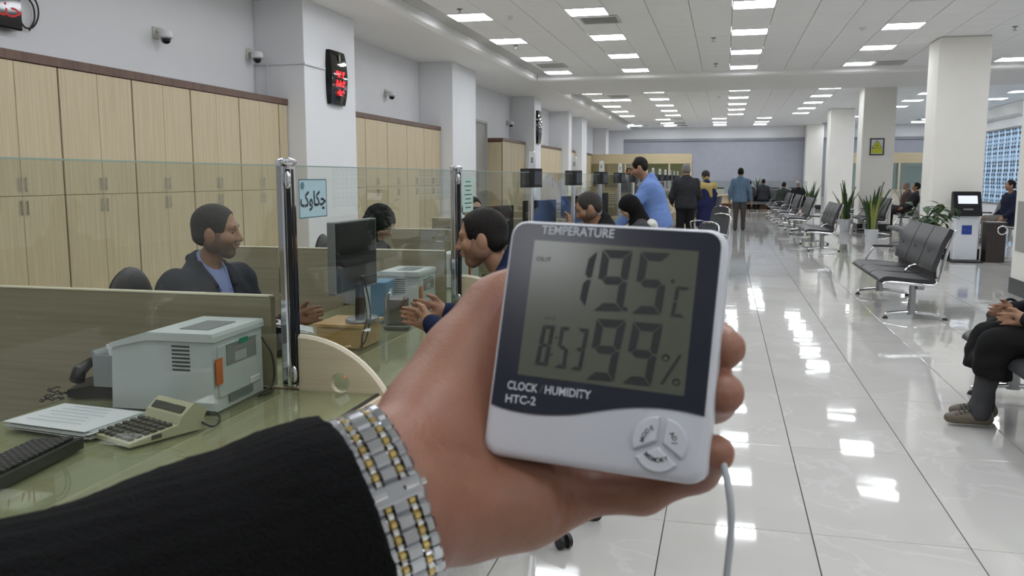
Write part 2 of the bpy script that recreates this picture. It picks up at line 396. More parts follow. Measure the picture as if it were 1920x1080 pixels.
# wall returns: doorway recess between second pilaster and the protruding cupboard
d1 = struct('door_1', MB().box((XL + .03, 21.0, 1.42), (.05, 1.7, 2.84)), mat('grey_door', (158, 156, 152), .5))
part('door_frame', MB().box((XL + .05, 20.12, 1.43), (.1, .06, 2.86)).box((XL + .05, 21.88, 1.43), (.1, .06, 2.86)).box((XL + .05, 21.0, 2.87), (.1, 1.82, .06)), mat('door_frame_grey', (176, 174, 170), .5), d1); part('handle', MB().cyl((XL + .06, 21.6, 1.0), (XL + .10, 21.6, 1.0), .02, 10), M_CHROME, d1)
# soffit along the left wall, cross beam, right soffit
struct('ceiling_soffit_left', MB().prism([(XL, ZS), (-4.60, ZS), (-4.52, ZS + .03), (-4.50, 4.05), (XL, 4.05)], YN, YF, 'Y'), M_SOFFIT)
BY0, BY1 = 20.93, 24.45
struct('ceiling_beam', MB().prism([(BY0 + .10, ZS), (BY1 - .10, ZS), (BY1 - .02, ZS + .03), (BY1, 4.05), (BY0, 4.05), (BY0 + .02, ZS + .03)], -4.5, XR, 'X'), M_SOFFIT)
struct('ceiling_soffit_right', MB().prism([(9.05, 3.88), (9.3, 3.58), (XR, 3.55), (XR, 4.05), (9.05, 4.05)], YN, YF, 'Y'), M_SOFFIT)
# columns
def column(x, y, w, d, base=True):
    c = struct('column', MB().box((x + w / 2, y + d / 2, ZC / 2), (w, d, ZC), .02), M_COLUMN)
    b = part('baseboard', MB().box((x + w / 2, y + d / 2, .1), (w + .02, d + .02, .2), .004), M_BASE, c)
    return c
COLX, COLW = 3.58, .84
cols = [column(COLX, y, COLW, .84) for y in (11.3, 16.8, 25.3, 33.0)] + [column(3.62, 42.55, .75, .8)]
column(COLX, 4.6, COLW, .84); column(COLX, -2.5, COLW, .84)
part('service_hatch', MB().box((COLX - .006, 11.72, .86), (.012, .56, .62), .004), mat('hatch_grey', (160, 160, 155), .5), cols[0])
# wall far window: blinds
wl = thing('window_blind', 'long grey-blue fabric panel blind covering the far window', 'blind', ((WX0 + WX1) / 2, YF - .05, WZ0))
del wl['category'], wl['label']; wl.name = 'window_1'; wl['kind'] = 'structure'
cx = (WX0 + WX1) / 2; pw = (WX1 - WX0) / 8
for k in range(8):
    x0 = WX0 + k * pw - cx
    part('blind_panel', MB().box((x0 + pw / 2, .02 + .012 * (k % 2), (WZ1 - WZ0) / 2 - .06), (pw + .03, .006, WZ1 - WZ0 - .1)), M_BLIND, wl)
part('blind_cassette', MB().box((0, .0, WZ1 - WZ0 - .05), (WX1 - WX0, .09, .13), .01), mat('cassette_grey', (140, 142, 150), .3), wl)
part('window_pane', MB().box((0, .16, (WZ1 - WZ0) / 2), (WX1 - WX0, .01, WZ1 - WZ0)), glass('pane_glass', (.9, .95, .95)), wl)
part('window_sill', MB().box((0, .0, -.02), (WX1 - WX0, .16, .04), .005), M_WHITE, wl)
# right glazed screen: strips of punched blind before a daylit pane
wr = thing('window_2', '', '', (XR + .02, (RY0 + RY1) / 2, .5)); del wr['category'], wr['label']; wr['kind'] = 'structure'
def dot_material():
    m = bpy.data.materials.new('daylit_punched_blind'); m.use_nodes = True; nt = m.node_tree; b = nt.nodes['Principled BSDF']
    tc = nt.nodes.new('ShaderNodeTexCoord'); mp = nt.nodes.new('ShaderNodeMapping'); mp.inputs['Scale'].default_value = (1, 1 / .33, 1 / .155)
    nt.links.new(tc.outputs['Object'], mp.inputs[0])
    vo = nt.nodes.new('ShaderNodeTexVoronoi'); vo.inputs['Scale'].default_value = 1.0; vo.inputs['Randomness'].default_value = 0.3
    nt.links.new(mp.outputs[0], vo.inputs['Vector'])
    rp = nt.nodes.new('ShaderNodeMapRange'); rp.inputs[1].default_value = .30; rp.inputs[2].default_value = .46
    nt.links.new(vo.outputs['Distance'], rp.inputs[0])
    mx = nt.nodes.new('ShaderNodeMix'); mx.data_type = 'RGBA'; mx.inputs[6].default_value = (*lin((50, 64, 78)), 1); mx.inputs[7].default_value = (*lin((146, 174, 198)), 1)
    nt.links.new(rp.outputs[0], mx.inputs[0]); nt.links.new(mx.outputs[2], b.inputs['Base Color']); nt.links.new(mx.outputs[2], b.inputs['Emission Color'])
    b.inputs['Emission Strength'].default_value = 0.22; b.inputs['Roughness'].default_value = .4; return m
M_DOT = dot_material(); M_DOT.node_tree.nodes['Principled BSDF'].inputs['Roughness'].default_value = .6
nst = 40; sw = (RY1 - RY0) / nst
strip_me = MB().box((0, 0, 0), (.012, sw - .03, RZ1 - .55)).mesh('blind_strip'); strip_me.materials.append(M_DOT)
for k in range(nst): link('blind_strip', strip_me, None, wr, (.03 + .02 * (k % 2), (k + .5) * sw - (RY1 - RY0) / 2, (RZ1 - .5) / 2))
part('window_frame', MB().box((.0, 0, RZ1 - .5 - .03), (.08, RY1 - RY0, .06)).box((0, 0, .03), (.08, RY1 - RY0, .06)), mat('alu_frame', (120, 124, 128), .4), wr)
# ------------------------------------------------------------------ ceiling
ceil = struct('ceiling', MB().box(((XL + XR) / 2, (YN + YF) / 2, 4.0), (XR - XL + .4, YF - YN + .4, .12)), M_CEILGAP)
LX = [-3.86, -2.06, .33, 2.73, 5.73, 8.13]
L1 = [(x, y) for y in (13.07, 15.47, 17.87, 20.27) for x in LX[:5]] + [(x, 10.67 - 2.4 * k) for k in range(7) for x in (-2.06, .33, 2.73, 5.73)] + [(-3.86, 10.67 - 2.4 * k) for k in range(4)]
L1 = [q for q in L1 if q != (2.73, 13.07)] + [(8.13, 15.47), (8.13, 20.27)]
L2 = [(x, 25.4 + 2.4 * k) for k in range(5) for x in LX] + [(-3.26, 27.8)]
L2 = [q for q in L2 if q not in ((-3.86, 27.8), (5.73, 25.4), (5.73, 35.0))]
L3 = [(x, y) for y in (37.4, 39.9, 42.0) for x in (-2.6, -.3, 1.5, 4.9, 8.3)] + [(-4.53 + .35, 41.6)]
OFFP = [(2.73, 13.07)]
def cells(xa, xb, ya, yb, cx, cy, w=.6):
    out = []; i = math.ceil((xa + w / 2 - cx) / w - 1e-6)
    while cx + i * w + w / 2 <= xb + .31:
        j = math.ceil((ya + w / 2 - cy) / w - 1e-6)
        while cy + j * w + w / 2 <= yb + .31: out.append((cx + i * w, cy + j * w)); j += 1
        i += 1
    return out
C1 = cells(-4.5, 9.05, YN, 20.93, .33, 13.07); C2 = cells(-4.5, 9.05, 24.45, 36.2, .33, 25.4); C3 = cells(-4.5, 9.05, 36.2, 43.5, -.3, 37.4)
def lit(c, Ls): return any(abs(c[0] - l[0]) < .45 and abs(c[1] - l[1]) < .45 for l in Ls)
VENTS = [(-1.96 + .0, 13.73), (-3.75, 19.0), (3.93, 12.4), (3.35, 20.27), (-3.2, 26.6), (4.4, 24.9)]
def free(c, Ls): return not any(abs(c[0] - l[0]) < .58 and abs(c[1] - l[1]) < .58 for l in Ls)
allc = [c for c in C1 if free(c, L1 + OFFP)] + [c for c in C2 if free(c, L2)] + [c for c in C3 if free(c, L3)]
def seen_ceil(c):
    p = visible(c[0], c[1], ZC); return p and -40 < p[0] < 1960 and -30 < p[1] < 300
nearc = sorted([c for c in allc if seen_ceil(c)], key=lambda c: c[0] ** 2 + c[1] ** 2)[:290]; nset = set(nearc)
ct_me = MB().box((0, 0, .012), (.592, .592, .024), .004).mesh('ceiling_panel'); ct_me.materials.append(M_CEIL)
for c in nearc: link('ceiling_panel', ct_me, None, ceil, (c[0], c[1], ZC + random.uniform(0, .003)))
mb = MB()
for c in allc:
    if c not in nset: mb.box((c[0], c[1], ZC + .012), (.592, .592, .024))
part('ceiling_panel_field', mb, M_CEIL, ceil)['kind'] = 'stuff'
# ceiling lights
def rrect(w, h, r, n=4):
    out = []
    for cx, cy, a0 in ((w / 2 - r, h / 2 - r, 0), (-w / 2 + r, h / 2 - r, 90), (-w / 2 + r, -h / 2 + r, 180), (w / 2 - r, -h / 2 + r, 270)):
        for k in range(n + 1): a = math.radians(a0 + 90 * k / n); out.append((cx + r * math.cos(a), cy + r * math.sin(a)))
    return out
fr_me = MB().box((0, .292, 0), (.6, .016, .03)).box((0, -.292, 0), (.6, .016, .03)).box((.292, 0, 0), (.016, .568, .03)).box((-.292, 0, 0), (.016, .568, .03)).mesh('frame'); fr_me.materials.append(M_WHITE)
df_me = MB().prism(rrect(.566, .566, .05), -.008, .008).mesh('diffuser'); df_me.materials.append(M_DIFF)
do_me = df_me.copy(); do_me.materials.clear(); do_me.materials.append(mat('panel_off', (232, 234, 240), .3))
BAY = {1: 'first bay, before the cross beam', 2: 'second bay, past the cross beam', 3: 'last bay by the far window'}
_NTH = ['first', 'second', 'third', 'fourth', 'fifth', 'sixth', 'seventh', 'eighth', 'ninth', 'tenth', 'eleventh', 'twelfth']
def light_label(bay, Ls, x, y):
    rows = []
    for q in sorted(set(l[0] for l in Ls)):
        if not rows or q - rows[-1][0] > .7: rows.append([q])
        else: rows[-1].append(q)
    r = next(i for i, g in enumerate(rows) if x in g); mem = sorted([l[1] for l in Ls if l[0] in rows[r]], reverse=(bay == 1)); n = mem.index(y)
    return 'lit ceiling panel, %s %s, in the %s row from the wall soffit' % (_NTH[n], {1: 'before the cross beam', 2: 'past the cross beam', 3: 'of the last bay'}[bay], _NTH[r])
for bay, Ls in ((1, L1), (2, L2), (3, L3)):
    for x, y in Ls:
        t = thing('ceiling_light', light_label(bay, Ls, x, y), 'ceiling light', (x, y, ZC), 0, 'lit ceiling panels, ' + BAY[bay])
        link('frame', fr_me, None, t, (0, 0, .006)); link('diffuser', df_me, None, t, (0, 0, .004))
for x, y in OFFP:
    t = thing('ceiling_light', 'unlit square ceiling panel, the only dark one of its row', 'ceiling light', (x, y, ZC))
    link('frame', fr_me, None, t, (0, 0, .006)); link('diffuser', do_me, None, t, (0, 0, .004))
# vents, sprinklers, detectors
M_VENT = mat('vent_grey', (206, 206, 204), .5)
slat_me = MB().box((0, 0, 0), (.56, .032, .004), M=Matrix.Rotation(.35, 4, 'X')).mesh('slat'); slat_me.materials.append(M_VENT)
vbk = MB().box((0, 0, .0), (.58, .58, .004)).mesh('backing'); vbk.materials.append(mat('vent_dark', (96, 96, 96), .7))
vfr = MB().box((0, .285, 0), (.6, .03, .016)).box((0, -.285, 0), (.6, .03, .016)).box((.285, 0, 0), (.03, .54, .016)).box((-.285, 0, 0), (.03, .54, .016)).mesh('frame'); vfr.materials.append(M_VENT)
vl = ['square ceiling air grille touching a panel light of the second row', 'square ceiling air grille beside the wall soffit', 'square ceiling air grille over the waiting seats', 'square ceiling air grille between two panel lights near the cross beam', 'square ceiling air grille past the cross beam near the wall soffit', 'square ceiling air grille past the cross beam above the columns']
for (x, y), lb in zip(VENTS, vl):
    t = thing('ceiling_vent', lb, 'air vent', (x, y, ZC))
    link('backing', vbk, None, t, (0, 0, -.004)); link('frame', vfr, None, t, (0, 0, -.012))
    for k in range(14): link('slat', slat_me, None, t, (0, -.25 + k * .0385, -.013))
def sprinkler(x, y, k):
    t = thing('sprinkler', 'small grey sprinkler head under the ceiling panels', 'sprinkler', (x, y, ZC), 0, 'sprinkler heads on the ceiling')
    part('rose', MB().lathe([(.045, 0), (.045, -.008), (.02, -.02)], n=12), M_STEEL, t)
    part('stem', MB().cyl((0, 0, -.015), (0, 0, -.06), .01, 8), M_STEEL, t)
    part('deflector', MB().lathe([(.034, -.06), (.034, -.066)], n=12), M_STEEL, t)
for k, (u, v) in enumerate([(862, 21), (967, 88), (1338, 74), (1342, 122), (1346, 162), (1903, 53), (1704, 153), (1348, 184)]): p = pz(u, v, ZC - .03); sprinkler(p[0], p[1], k)
for k, (u, v) in enumerate([(955, 31), (1618, 52), (1548, 129)]):
    p = pz(u, v, ZC); t = thing('smoke_detector', 'round white smoke detector on the ceiling', 'smoke detector', (p[0], p[1], ZC), 0, 'smoke detectors on the ceiling')
    part('base', MB().lathe([(.055, 0), (.055, -.015), (.05, -.02)], n=16), M_WHITE, t); part('sensor_head', MB().lathe([(.042, -.02), (.036, -.042), (.018, -.05)], n=16), M_WHITE, t, 40)
# ------------------------------------------------------------------ wall cupboards
M_HANDLE = M_CHROME
CXF = -5.69
hd_me = MB().box((.022, 0, .045), (.022, .008, .010)).box((.022, 0, -.045), (.022, .008, .010)).cyl((.032, 0, -.06), (.032, 0, .06), .0055, 8).mesh('handle'); hd_me.materials.append(M_HANDLE)
def door_mesh(w, h):
    me = MB().box((.009, 0, 0), (.018, w, h), .0025).mesh('door'); me.materials.append(M_ASH); return me
_dm = {}
def cupboard(y0, y1, label, group, doors=2, xf=CXF, top=2.41, split=1.305, sep=.016, handles=True, xb=XL):
    t = thing('cupboard', label, 'cupboard', (xf, (y0 + y1) / 2, 0), 0, group); w = y1 - y0
    part('carcass', MB().box(((xb - xf) / 2 - .002, 0, top / 2 + .0), (xf - xb - .006, w, top)), M_BROWN, t)
    part('plinth', MB().box((.006, 0, .05), (.016, w, .1)), M_BROWN, t)
    dw = (w - sep) / doors
    for k in range(doors):
        yc = -w / 2 + sep / 2 + dw * (k + .5)
        for z0, z1, hz in ((.105, split - .002, split - .10), (split + .002, top - .004, split + .095)):
            key = (round(dw - .005, 3), round(z1 - z0, 3))
            if key not in _dm: _dm[key] = door_mesh(*key)
            d = link('door', _dm[key], None, t, (0, yc, (z0 + z1) / 2))
            if handles:
                sd = 1 if (k % 2 == 0 and doors > 1) else -1
                link('handle', hd_me, None, d, (0, sd * (dw / 2 - .035), hz - (z0 + z1) / 2))
    return t
GA = 'ash cupboards between the seated clerk and the first pilaster'
ords = ['first', 'second', 'third', 'fourth', 'fifth', 'sixth', 'seventh']
ys = [4.57, 5.54, 6.51, 7.48, 8.44, 9.41, 10.36]
for k in range(6):
    n = 5 - k
    cupboard(ys[k], ys[k + 1], 'tall ash cupboard with chrome handles, %s from the narrow filler at the first pilaster' % ords[n], GA)
cupboard(10.362, 10.59, 'narrow ash filler cupboard wedged against the first pilaster', None, doors=1, handles=False)
ys = [12.23, 13.16, 14.10, 15.05, 15.98, 16.96]
for k in range(5): cupboard(ys[k], ys[k + 1], 'tall ash cupboard past the first pilaster, %s after the clock pilaster' % ords[k], 'ash cupboards past the first pilaster')
ys = [22.1, 22.97, 23.85, 24.73]
for k in range(3): cupboard(ys[k], ys[k + 1], 'tall ash cupboard past the grey door, %s after the door' % ords[k], 'ash cupboards past the grey door', handles=False)
ys = [25.75, 27.0, 28.2, 29.4, 30.46]
for k in range(4): cupboard(ys[k], ys[k + 1], 'tall ash cupboard past the third pilaster, %s after it' % ords[k], 'ash cupboards past the third pilaster', handles=(k != 1))
for y0, y1 in ((31.15, 33.35), (34.65, 37.6)): cupboard(y0, y1, 'wide ash cupboard at the far end, %s' % ('between two thin pilasters' if y0 < 32 else 'past the last thin pilaster'), None)
def trim(n, y0, y1, xf, side=None):
    mb = MB().box(((XL + xf) / 2 + .015, (y0 + y1) / 2, 2.452), (xf - XL + .03, y1 - y0, .08), .004)
    if side: mb.box(((XL + xf) / 2, y0 - .012, 1.22), (xf - XL, .024, 2.44))
    struct('trim_%d' % n, mb, M_CROWN)
trim(1, 4.57, 10.60, CXF); trim(2, 12.215, 16.99, CXF); trim(3, 22.08, 24.74, CXF); trim(4, 25.71, 30.48, CXF); trim(5, 31.12, 33.38, CXF); trim(6, 34.62, 37.6, CXF)
part('side_panel', MB().box((0, 0, 0), (.42, .02, 2.36)), M_ASH, bpy.data.objects['trim_3'], loc=((XL + CXF) / 2, 22.08, 1.2))
# ------------------------------------------------------------------ counter: booths along the glass
GX = -1.41; POST_Y = [2.61 + 1.87 * k for k in range(-3, 17)]; DT = 0.75; LEDGE = -1.09
M_EDGE = mat('counter_edge_laminate', (222, 204, 178), .4)
M_GASKET = mat('black_strip', (22, 24, 22), .4)
M_GREEN = mat('glass_edge_green', (150, 170, 158), .15)
M_PARTW = wood('partition_wood', (160, 151, 127), (146, 136, 111), 'X')
M_DESKW = wood('desk_wood', (176, 164, 134), (160, 146, 116), 'Y')
_ORD = ['zeroth', 'first', 'second', 'third', 'fourth', 'fifth', 'sixth', 'seventh', 'eighth', 'ninth', 'tenth', 'eleventh', 'twelfth', 'thirteenth', 'fourteenth', 'fifteenth', 'sixteenth', 'seventeenth']
def booth_name(k):
    n = k - 3
    return {0: 'printer booth', 1: 'suited clerk booth', 2: 'headscarf clerk booth'}.get(n, '%s booth beyond the printer' % _ORD[n] if n > 0 else '%s booth before the printer' % _ORD[-n])
def pieces(y0, y1): return y1 - y0 - .03, (y0 + y1) / 2
for k in range(len(POST_Y) - 1):
    y0, y1 = POST_Y[k], POST_Y[k + 1]; L, yc = pieces(y0, y1); nm = booth_name(k + 1)
    t = thing('counter_desk', 'pale wood counter desk with green glass top in the %s' % nm, 'counter', (GX, yc, 0), 0, 'glass-topped counter desks in a row')
    part('desk_top', MB().box((-.325, 0, DT - .029), (.65, L, .042), .003), M_DESKW, t)
    part('ledge_top', MB().box(((LEDGE - GX) / 2, 0, DT - .029), (LEDGE - GX, L, .042), .003), M_DESKW, t)
    part('ledge_edge', MB().box((LEDGE - GX + .006, 0, DT - .036), (.012, L, .056), .003), M_EDGE, t)
    part('edge_gasket', MB().box((LEDGE - GX - .004, 0, DT - .0035), (.010, L, .005)), M_GASKET, t)
    g = part('desk_glass', MB().box((-.325, 0, DT - .004), (.64, L - .02, .007)), M_SHEET, t)
    g = part('ledge_glass', MB().box(((LEDGE - GX) / 2 - .004, 0, DT - .004), (LEDGE - GX - .016, L - .02, .007)), M_SHEET, t)
    part('front_panel', MB().box((.04, 0, (DT - .05) / 2), (.025, L, DT - .05)), M_ASHY, t)
    part('kick_plate', MB().box((.055, 0, .05), (.006, L, .1)), M_BASE, t)
    # glass pane
    p = thing('glass_screen', 'clear greenish glass screen above the %s counter' % nm, 'glass screen', (GX, yc, DT), 0, 'counter glass screens in a row')
    part('pane', MB().box((0, 0, .3725), (.010, L - .055, .745)), M_GLASS, p)
    part('pane_edge', MB().box((0, 0, .7465), (.010, L - .055, .004)), M_GREEN, p)
def post(y, k):
    far = k > 9
    t = thing('screen_post', 'chrome post holding the glass at the start of the %s' % booth_name(k + 1), 'post', (GX, y, DT), 0, 'chrome posts holding the counter glass')
    if k >= 5:
        part('column', MB().cyl((0, 0, 0), (0, 0, .632), .02, 14), M_CHROME, t, 40); part('collar', MB().lathe([(.032, 0), (.03, .02), (.021, .03)], n=14), M_CHROME, t, 40); return
    part('column', MB().box((-.012, 0, .375), (.03, .05, .75), .006).box((.013, .0, .375), (.02, .05, .75), .006), M_CHROME, t)
    part('slot', MB().box((.02, -.0252, .375), (.016, .003, .72)).box((.0232, .0, .375), (.002, .014, .72)), M_BLACK, t)
    part('cap', MB().lathe([(.033, 0), (.036, .006), (.034, .016), (.02, .022), (.0, .023)], (0, 0, .75), 16), M_CHROME, t, 40)
    if not far:
        for z in (.05, .70): part('clamp', MB().ball((.02, -.026, z), (.012, .007, .03), 12, 8), M_CHROME, t, True)
for k, y in enumerate(POST_Y): post(y, k)
# partitions across the booths, arched side screens on the ledge
arch_poly = [(-.0, -.20)] + [(.36 * math.sin(a), .0 - .20 + .37 * math.cos(a)) for a in [math.radians(90 * i / 18) for i in range(19)]][::-1]
def arch_mesh():
    # quarter round board with a round cable hole
    n = 24; hc = (.15, -.005 + .03); hr = .034; bm = bmesh.new()
    outer = [(0, -.30)] + [(.36, -.30)] + [(.36 * math.cos(a), -.20 + .37 * math.sin(a)) for a in [math.radians(90 * i / 18) for i in range(19)]]
    vo = [bm.verts.new((x, 0, z)) for x, z in outer]; vh = [bm.verts.new((hc[0] + hr * math.cos(2 * math.pi * i / n), 0, hc[1] + hr * math.sin(2 * math.pi * i / n))) for i in range(n)]
    es = [bm.edges.new((vo[i], vo[(i + 1) % len(vo)])) for i in range(len(vo))] + [bm.edges.new((vh[i], vh[(i + 1) % n])) for i in range(n)]
    bmesh.ops.triangle_fill(bm, use_beauty=True, use_dissolve=False, edges=es)
    r = bmesh.ops.extrude_face_region(bm, geom=bm.faces[:]); bmesh.ops.translate(bm, vec=(0, .024, 0), verts=[v for v in r['geom'] if isinstance(v, bmesh.types.BMVert)])
    bmesh.ops.recalc_face_normals(bm, faces=bm.faces[:]); me = bpy.data.meshes.new('board'); bm.to_mesh(me); bm.free(); me.materials.append(M_PARTW2); return me
M_PARTW2 = wood('side_screen_wood', (206, 194, 166), (192, 178, 148), 'X')
am = arch_mesh()
edge_me = MB().tube([(.362 * math.cos(a), .012, -.20 + .372 * math.sin(a)) for a in [math.radians(90 * i / 18) for i in range(19)]], .012, 6).mesh('edge_band'); edge_me.materials.append(mat('edge_band_cream', (226, 214, 192), .4))
for k, y in enumerate(POST_Y):
    if k < 2 or k > 14: continue
    t = thing('divider', 'low wood partition at the start of the %s' % booth_name(k + 1), 'partition', (GX - .03, y, 0), 0, 'low partitions between clerks')
    part('panel', MB().prism([(-1.4, 0), (-.65, 0), (-.65, DT + .001), (-.035, DT + .001), (-.035, 1.056), (-1.4, 1.056)], -.015, .015, 'Y'), M_PARTW, t)
    part('top_edge', MB().box((-.72, 0, 1.06), (1.36, .034, .006), .001), mat('edge_light', (216, 208, 184), .4), t)
    t = thing('side_screen', 'quarter-round wood side screen on the ledge starting the %s' % booth_name(k + 1), 'side screen', (GX + .03, y - .012, DT), 0, 'quarter-round side screens on the ledge')
    link('board', am, None, t, (0, 0, 0)); link('edge_band', edge_me, None, t, (0, 0, 0))
# ------------------------------------------------------------------ cashier display heads on the posts
scr_m = mat('display_screen', (70, 74, 80), .12)
def head(y, k):
    t = thing('queue_display', 'black queue display on the post starting the %s' % booth_name(k + 1), 'display', (GX, y, DT + .735), -.5, 'black queue displays on the glass posts')
    part('housing', MB().prism([(-.06, -.055), (.045, -.065), (.065, -.05), (.065, .05), (.045, .065), (-.06, .055)], -.10, .04), M_BLACK, t)
    part('screen', MB().box((.0665, 0, -.03), (.004, .08, .10)), scr_m, t)
    part('screen_rear', MB().box((.012, -.0615, -.03), (.07, .004, .11), M=Matrix.Rotation(-.095, 4, 'Z')), scr_m, t)
    s = part('number_plate', MB().prism([(-.028, 0), (.028, 0), (.032, .02), (.026, .12), (.018, .13), (-.018, .13), (-.026, .12), (-.032, .02)], -.004, .004, 'Y'), mat('acrylic', (214, 216, 220), .15), t, loc=(.01, 0, .038))
    part('printed_mark', MB().box((0, -.0045, .05), (.024, .001, .006)).box((-.006, -.0045, .07), (.006, .001, .03)).box((.008, -.0045, .07), (.006, .001, .03)), M_DARK, s)
for k, y in enumerate(POST_Y):
    if 5 <= k <= 16: head(y, k)
# ------------------------------------------------------------------ notices on the glass
M_PAPERB = mat('notice_paper_blue', (176, 206, 214), .5); M_INK = mat('ink', (44, 48, 52), .6); M_PAPER = mat('paper', (222, 224, 228), .7)
t = thing('glass_notice', 'pale blue notice with bold black script taped to glass beside the first post', 'notice', (GX + .0065, 2.787, 1.385))
part('sheet', MB().box((0, 0, 0), (.001, .21, .135)), M_PAPERB, t)
part('border', MB().box((.0008, 0, .0655), (.0005, .21, .004)).box((.0008, 0, -.0655), (.0005, .21, .004)).box((.0008, .103, 0), (.0005, .004, .135)).box((.0008, -.103, 0), (.0005, .004, .135)), mat('notice_border', (84, 116, 124), .5), t)
Mx = frame((.0012, 0, 0), (0, 1, 0), (0, 0, 1))
lettering('lettering', '\u06a9\u0648\ufe8e\ufb91\ufb7c', .072, M_INK, t, Mx @ Matrix.Translation((0, -.004, 0)), bold=.0015)
part('emblem', MB().lathe([(.013, 0), (.013, .0006)], n=14, M=frame((.0012, -.08, .045), (0, 1, 0), (0, 0, 1))), mat('emblem_blue', (92, 124, 138), .5), t)
t = thing('glass_notice', 'pale green notice with lines of small print on glass past the second post', 'notice', (GX + .0065, 4.68, 1.36))
part('sheet', MB().box((0, 0, 0), (.001, .20, .19)), mat('notice_paper_green', (176, 206, 196), .5), t)
for r in range(7): part('print_line', MB().box((.001, .0, .075 - r * .024), (.0006, .10 + .04 * (r % 2), .005)), M_INK, t)
# ------------------------------------------------------------------ printer booth
Z = DT
M_PRN = mat('printer_grey_white', (206, 212, 214), .4); M_PRND = mat('printer_grey', (126, 130, 132), .45)
def printer(loc, rz, label, s=1.0, tray=True):
    t = thing('laser_printer', label, 'printer', loc, rz, 'pale office printers on the desks'); t.scale = (s, s, s)
    part('body', MB().prism([(-.185, 0), (.165, 0), (.165, .215), (.155, .235), (.05, .238), (-.05, .238), (-.175, .2)], -.15, .15, 'Y'), M_PRN, t)
    part('top_cover', MB().prism([(-.18, .205), (-.05, .243), (.168, .243), (.172, .232), (.172, .218), (-.05, .218), (-.18, .190)], -.156, .156, 'Y'), mat('printer_top', (214, 220, 222), .35), t)
    part('output_well', MB().box((.07, -.01, .2435), (.10, .16, .003)), M_PRND, t)
    part('rear_cover', MB().box((.1665, 0, .12), (.006, .25, .16), .002), mat('printer_rear', (198, 206, 208), .4), t)
    part('rear_label_panel', MB().box((.1705, .01, .165), (.003, .18, .065)), M_PRND, t)
    part('label_plate', MB().box((.1725, .0, .152), (.002, .07, .030)), mat('label_grey', (172, 176, 178), .5), t)
    part('rear_handle', MB().box((.1715, .085, .055), (.008, .06, .022), .003), M_WHITE, t)
    part('socket', MB().box((.1705, .0, .03), (.004, .14, .026)), mat('socket_grey', (112, 124, 122), .5), t)
    part('sticker', MB().box((.1735, .02, .196), (.002, .05, .016)), mat('green_sticker', (36, 150, 112), .4), t)
    part('warning_sticker', MB().box((.1735, -.128, .125), (.003, .034, .080)), mat('orange_label', (206, 104, 42), .5), t)
    for r in range(7): part('vent_slot', MB().box((.06, -.1505, .13 + r * .012), (.06, .002, .005)), mat('slot_dark', (70, 74, 76), .6), t)
    if tray:
        part('paper_tray', MB().prism([(-.185, .03), (-.275, .165), (-.268, .17), (-.185, .05)], -.12, .12, 'Y').box((-.225, -.118, .105), (.09, .006, .10), M=Matrix.Identity(4)), mat('tray_grey', (150, 154, 158), .4), t)
        part('paper_sheet', MB().prism([(-.20, .06), (-.235, .185), (-.233, .187), (-.196, .06)], -.10, .10, 'Y'), M_PAPER, t)
    return t
printer((-1.645, 2.39, Z), .03, 'pale grey laser printer with orange and green stickers before the wood partition')
part('power_cord', MB().tube(spline([(-1.458, 2.50, Z + .19), (-1.432, 2.52, Z + .12), (-1.44, 2.53, Z + .03), (-1.45, 2.45, Z + .006), (-1.44, 2.53, Z + .005), (-1.50, 2.56, Z + .005)]), .004, 6), M_BLACK, bpy.data.objects['laser_printer'])
cord = bpy.data.objects['power_cord']; cord.matrix_parent_inverse = (Matrix.Translation((-1.645, 2.39, Z)) @ Matrix.Rotation(.03, 4, 'Z')).inverted()
# telephone behind the printer
t = thing('desk_telephone', 'black desk telephone with coiled cord behind the printer', 'telephone', (-1.985, 2.42, Z), .35)
part('base', MB().prism([(-.10, 0), (.10, 0), (.10, .06), (-.10, .025)], -.09, .09, 'Y'), M_BLACK, t)
part('handset', MB().tube([(-.06, -.11, .06), (-.06, -.09, .085), (-.06, 0, .095), (-.06, .09, .085), (-.06, .11, .06)], [.024, .022, .015, .022, .024], 10), M_BLACK, t, True)
key_me = MB().box((0, 0, 0), (.013, .013, .006), .002).mesh('key'); key_me.materials.append(mat('key_grey', (60, 60, 62), .5))
for a in range(4):
    for b in range(3): link('key', key_me, None, t, (.005 + .02 * a, -.03 + .022 * b, .047 + .0035 * a))
part('coiled_cord', MB().tube([(-.12 - .03 * math.sin(i * .25) + .004 * math.cos(i * 1.6), -.10 - i * .0012, .03 * math.exp(-i * .03) + .006 + .004 * math.sin(i * 1.6)) for i in range(60)], .0022, 5), M_BLACK, t)
# stack of forms
t = thing('form_stack', 'loose stack of printed white forms between keyboard and calculator', 'papers', (-1.79, 2.05, Z))
for r in range(7):
    part('sheet', MB().box((random.uniform(-.012, .012), random.uniform(-.01, .01), .002 + r * .0035), (.30, .21, .002), M=Matrix.Rotation(-.10 + random.uniform(-.06, .06), 4, 'Z')), M_PAPER, t)
for r in range(6): part('printed_line', MB().box((-.02, -.07 + r * .028, .0275), (.20 - .03 * (r % 3), .002, .0005), M=Matrix.Rotation(-.10, 4, 'Z')), mat('print_grey', (150, 154, 166), .7), t)
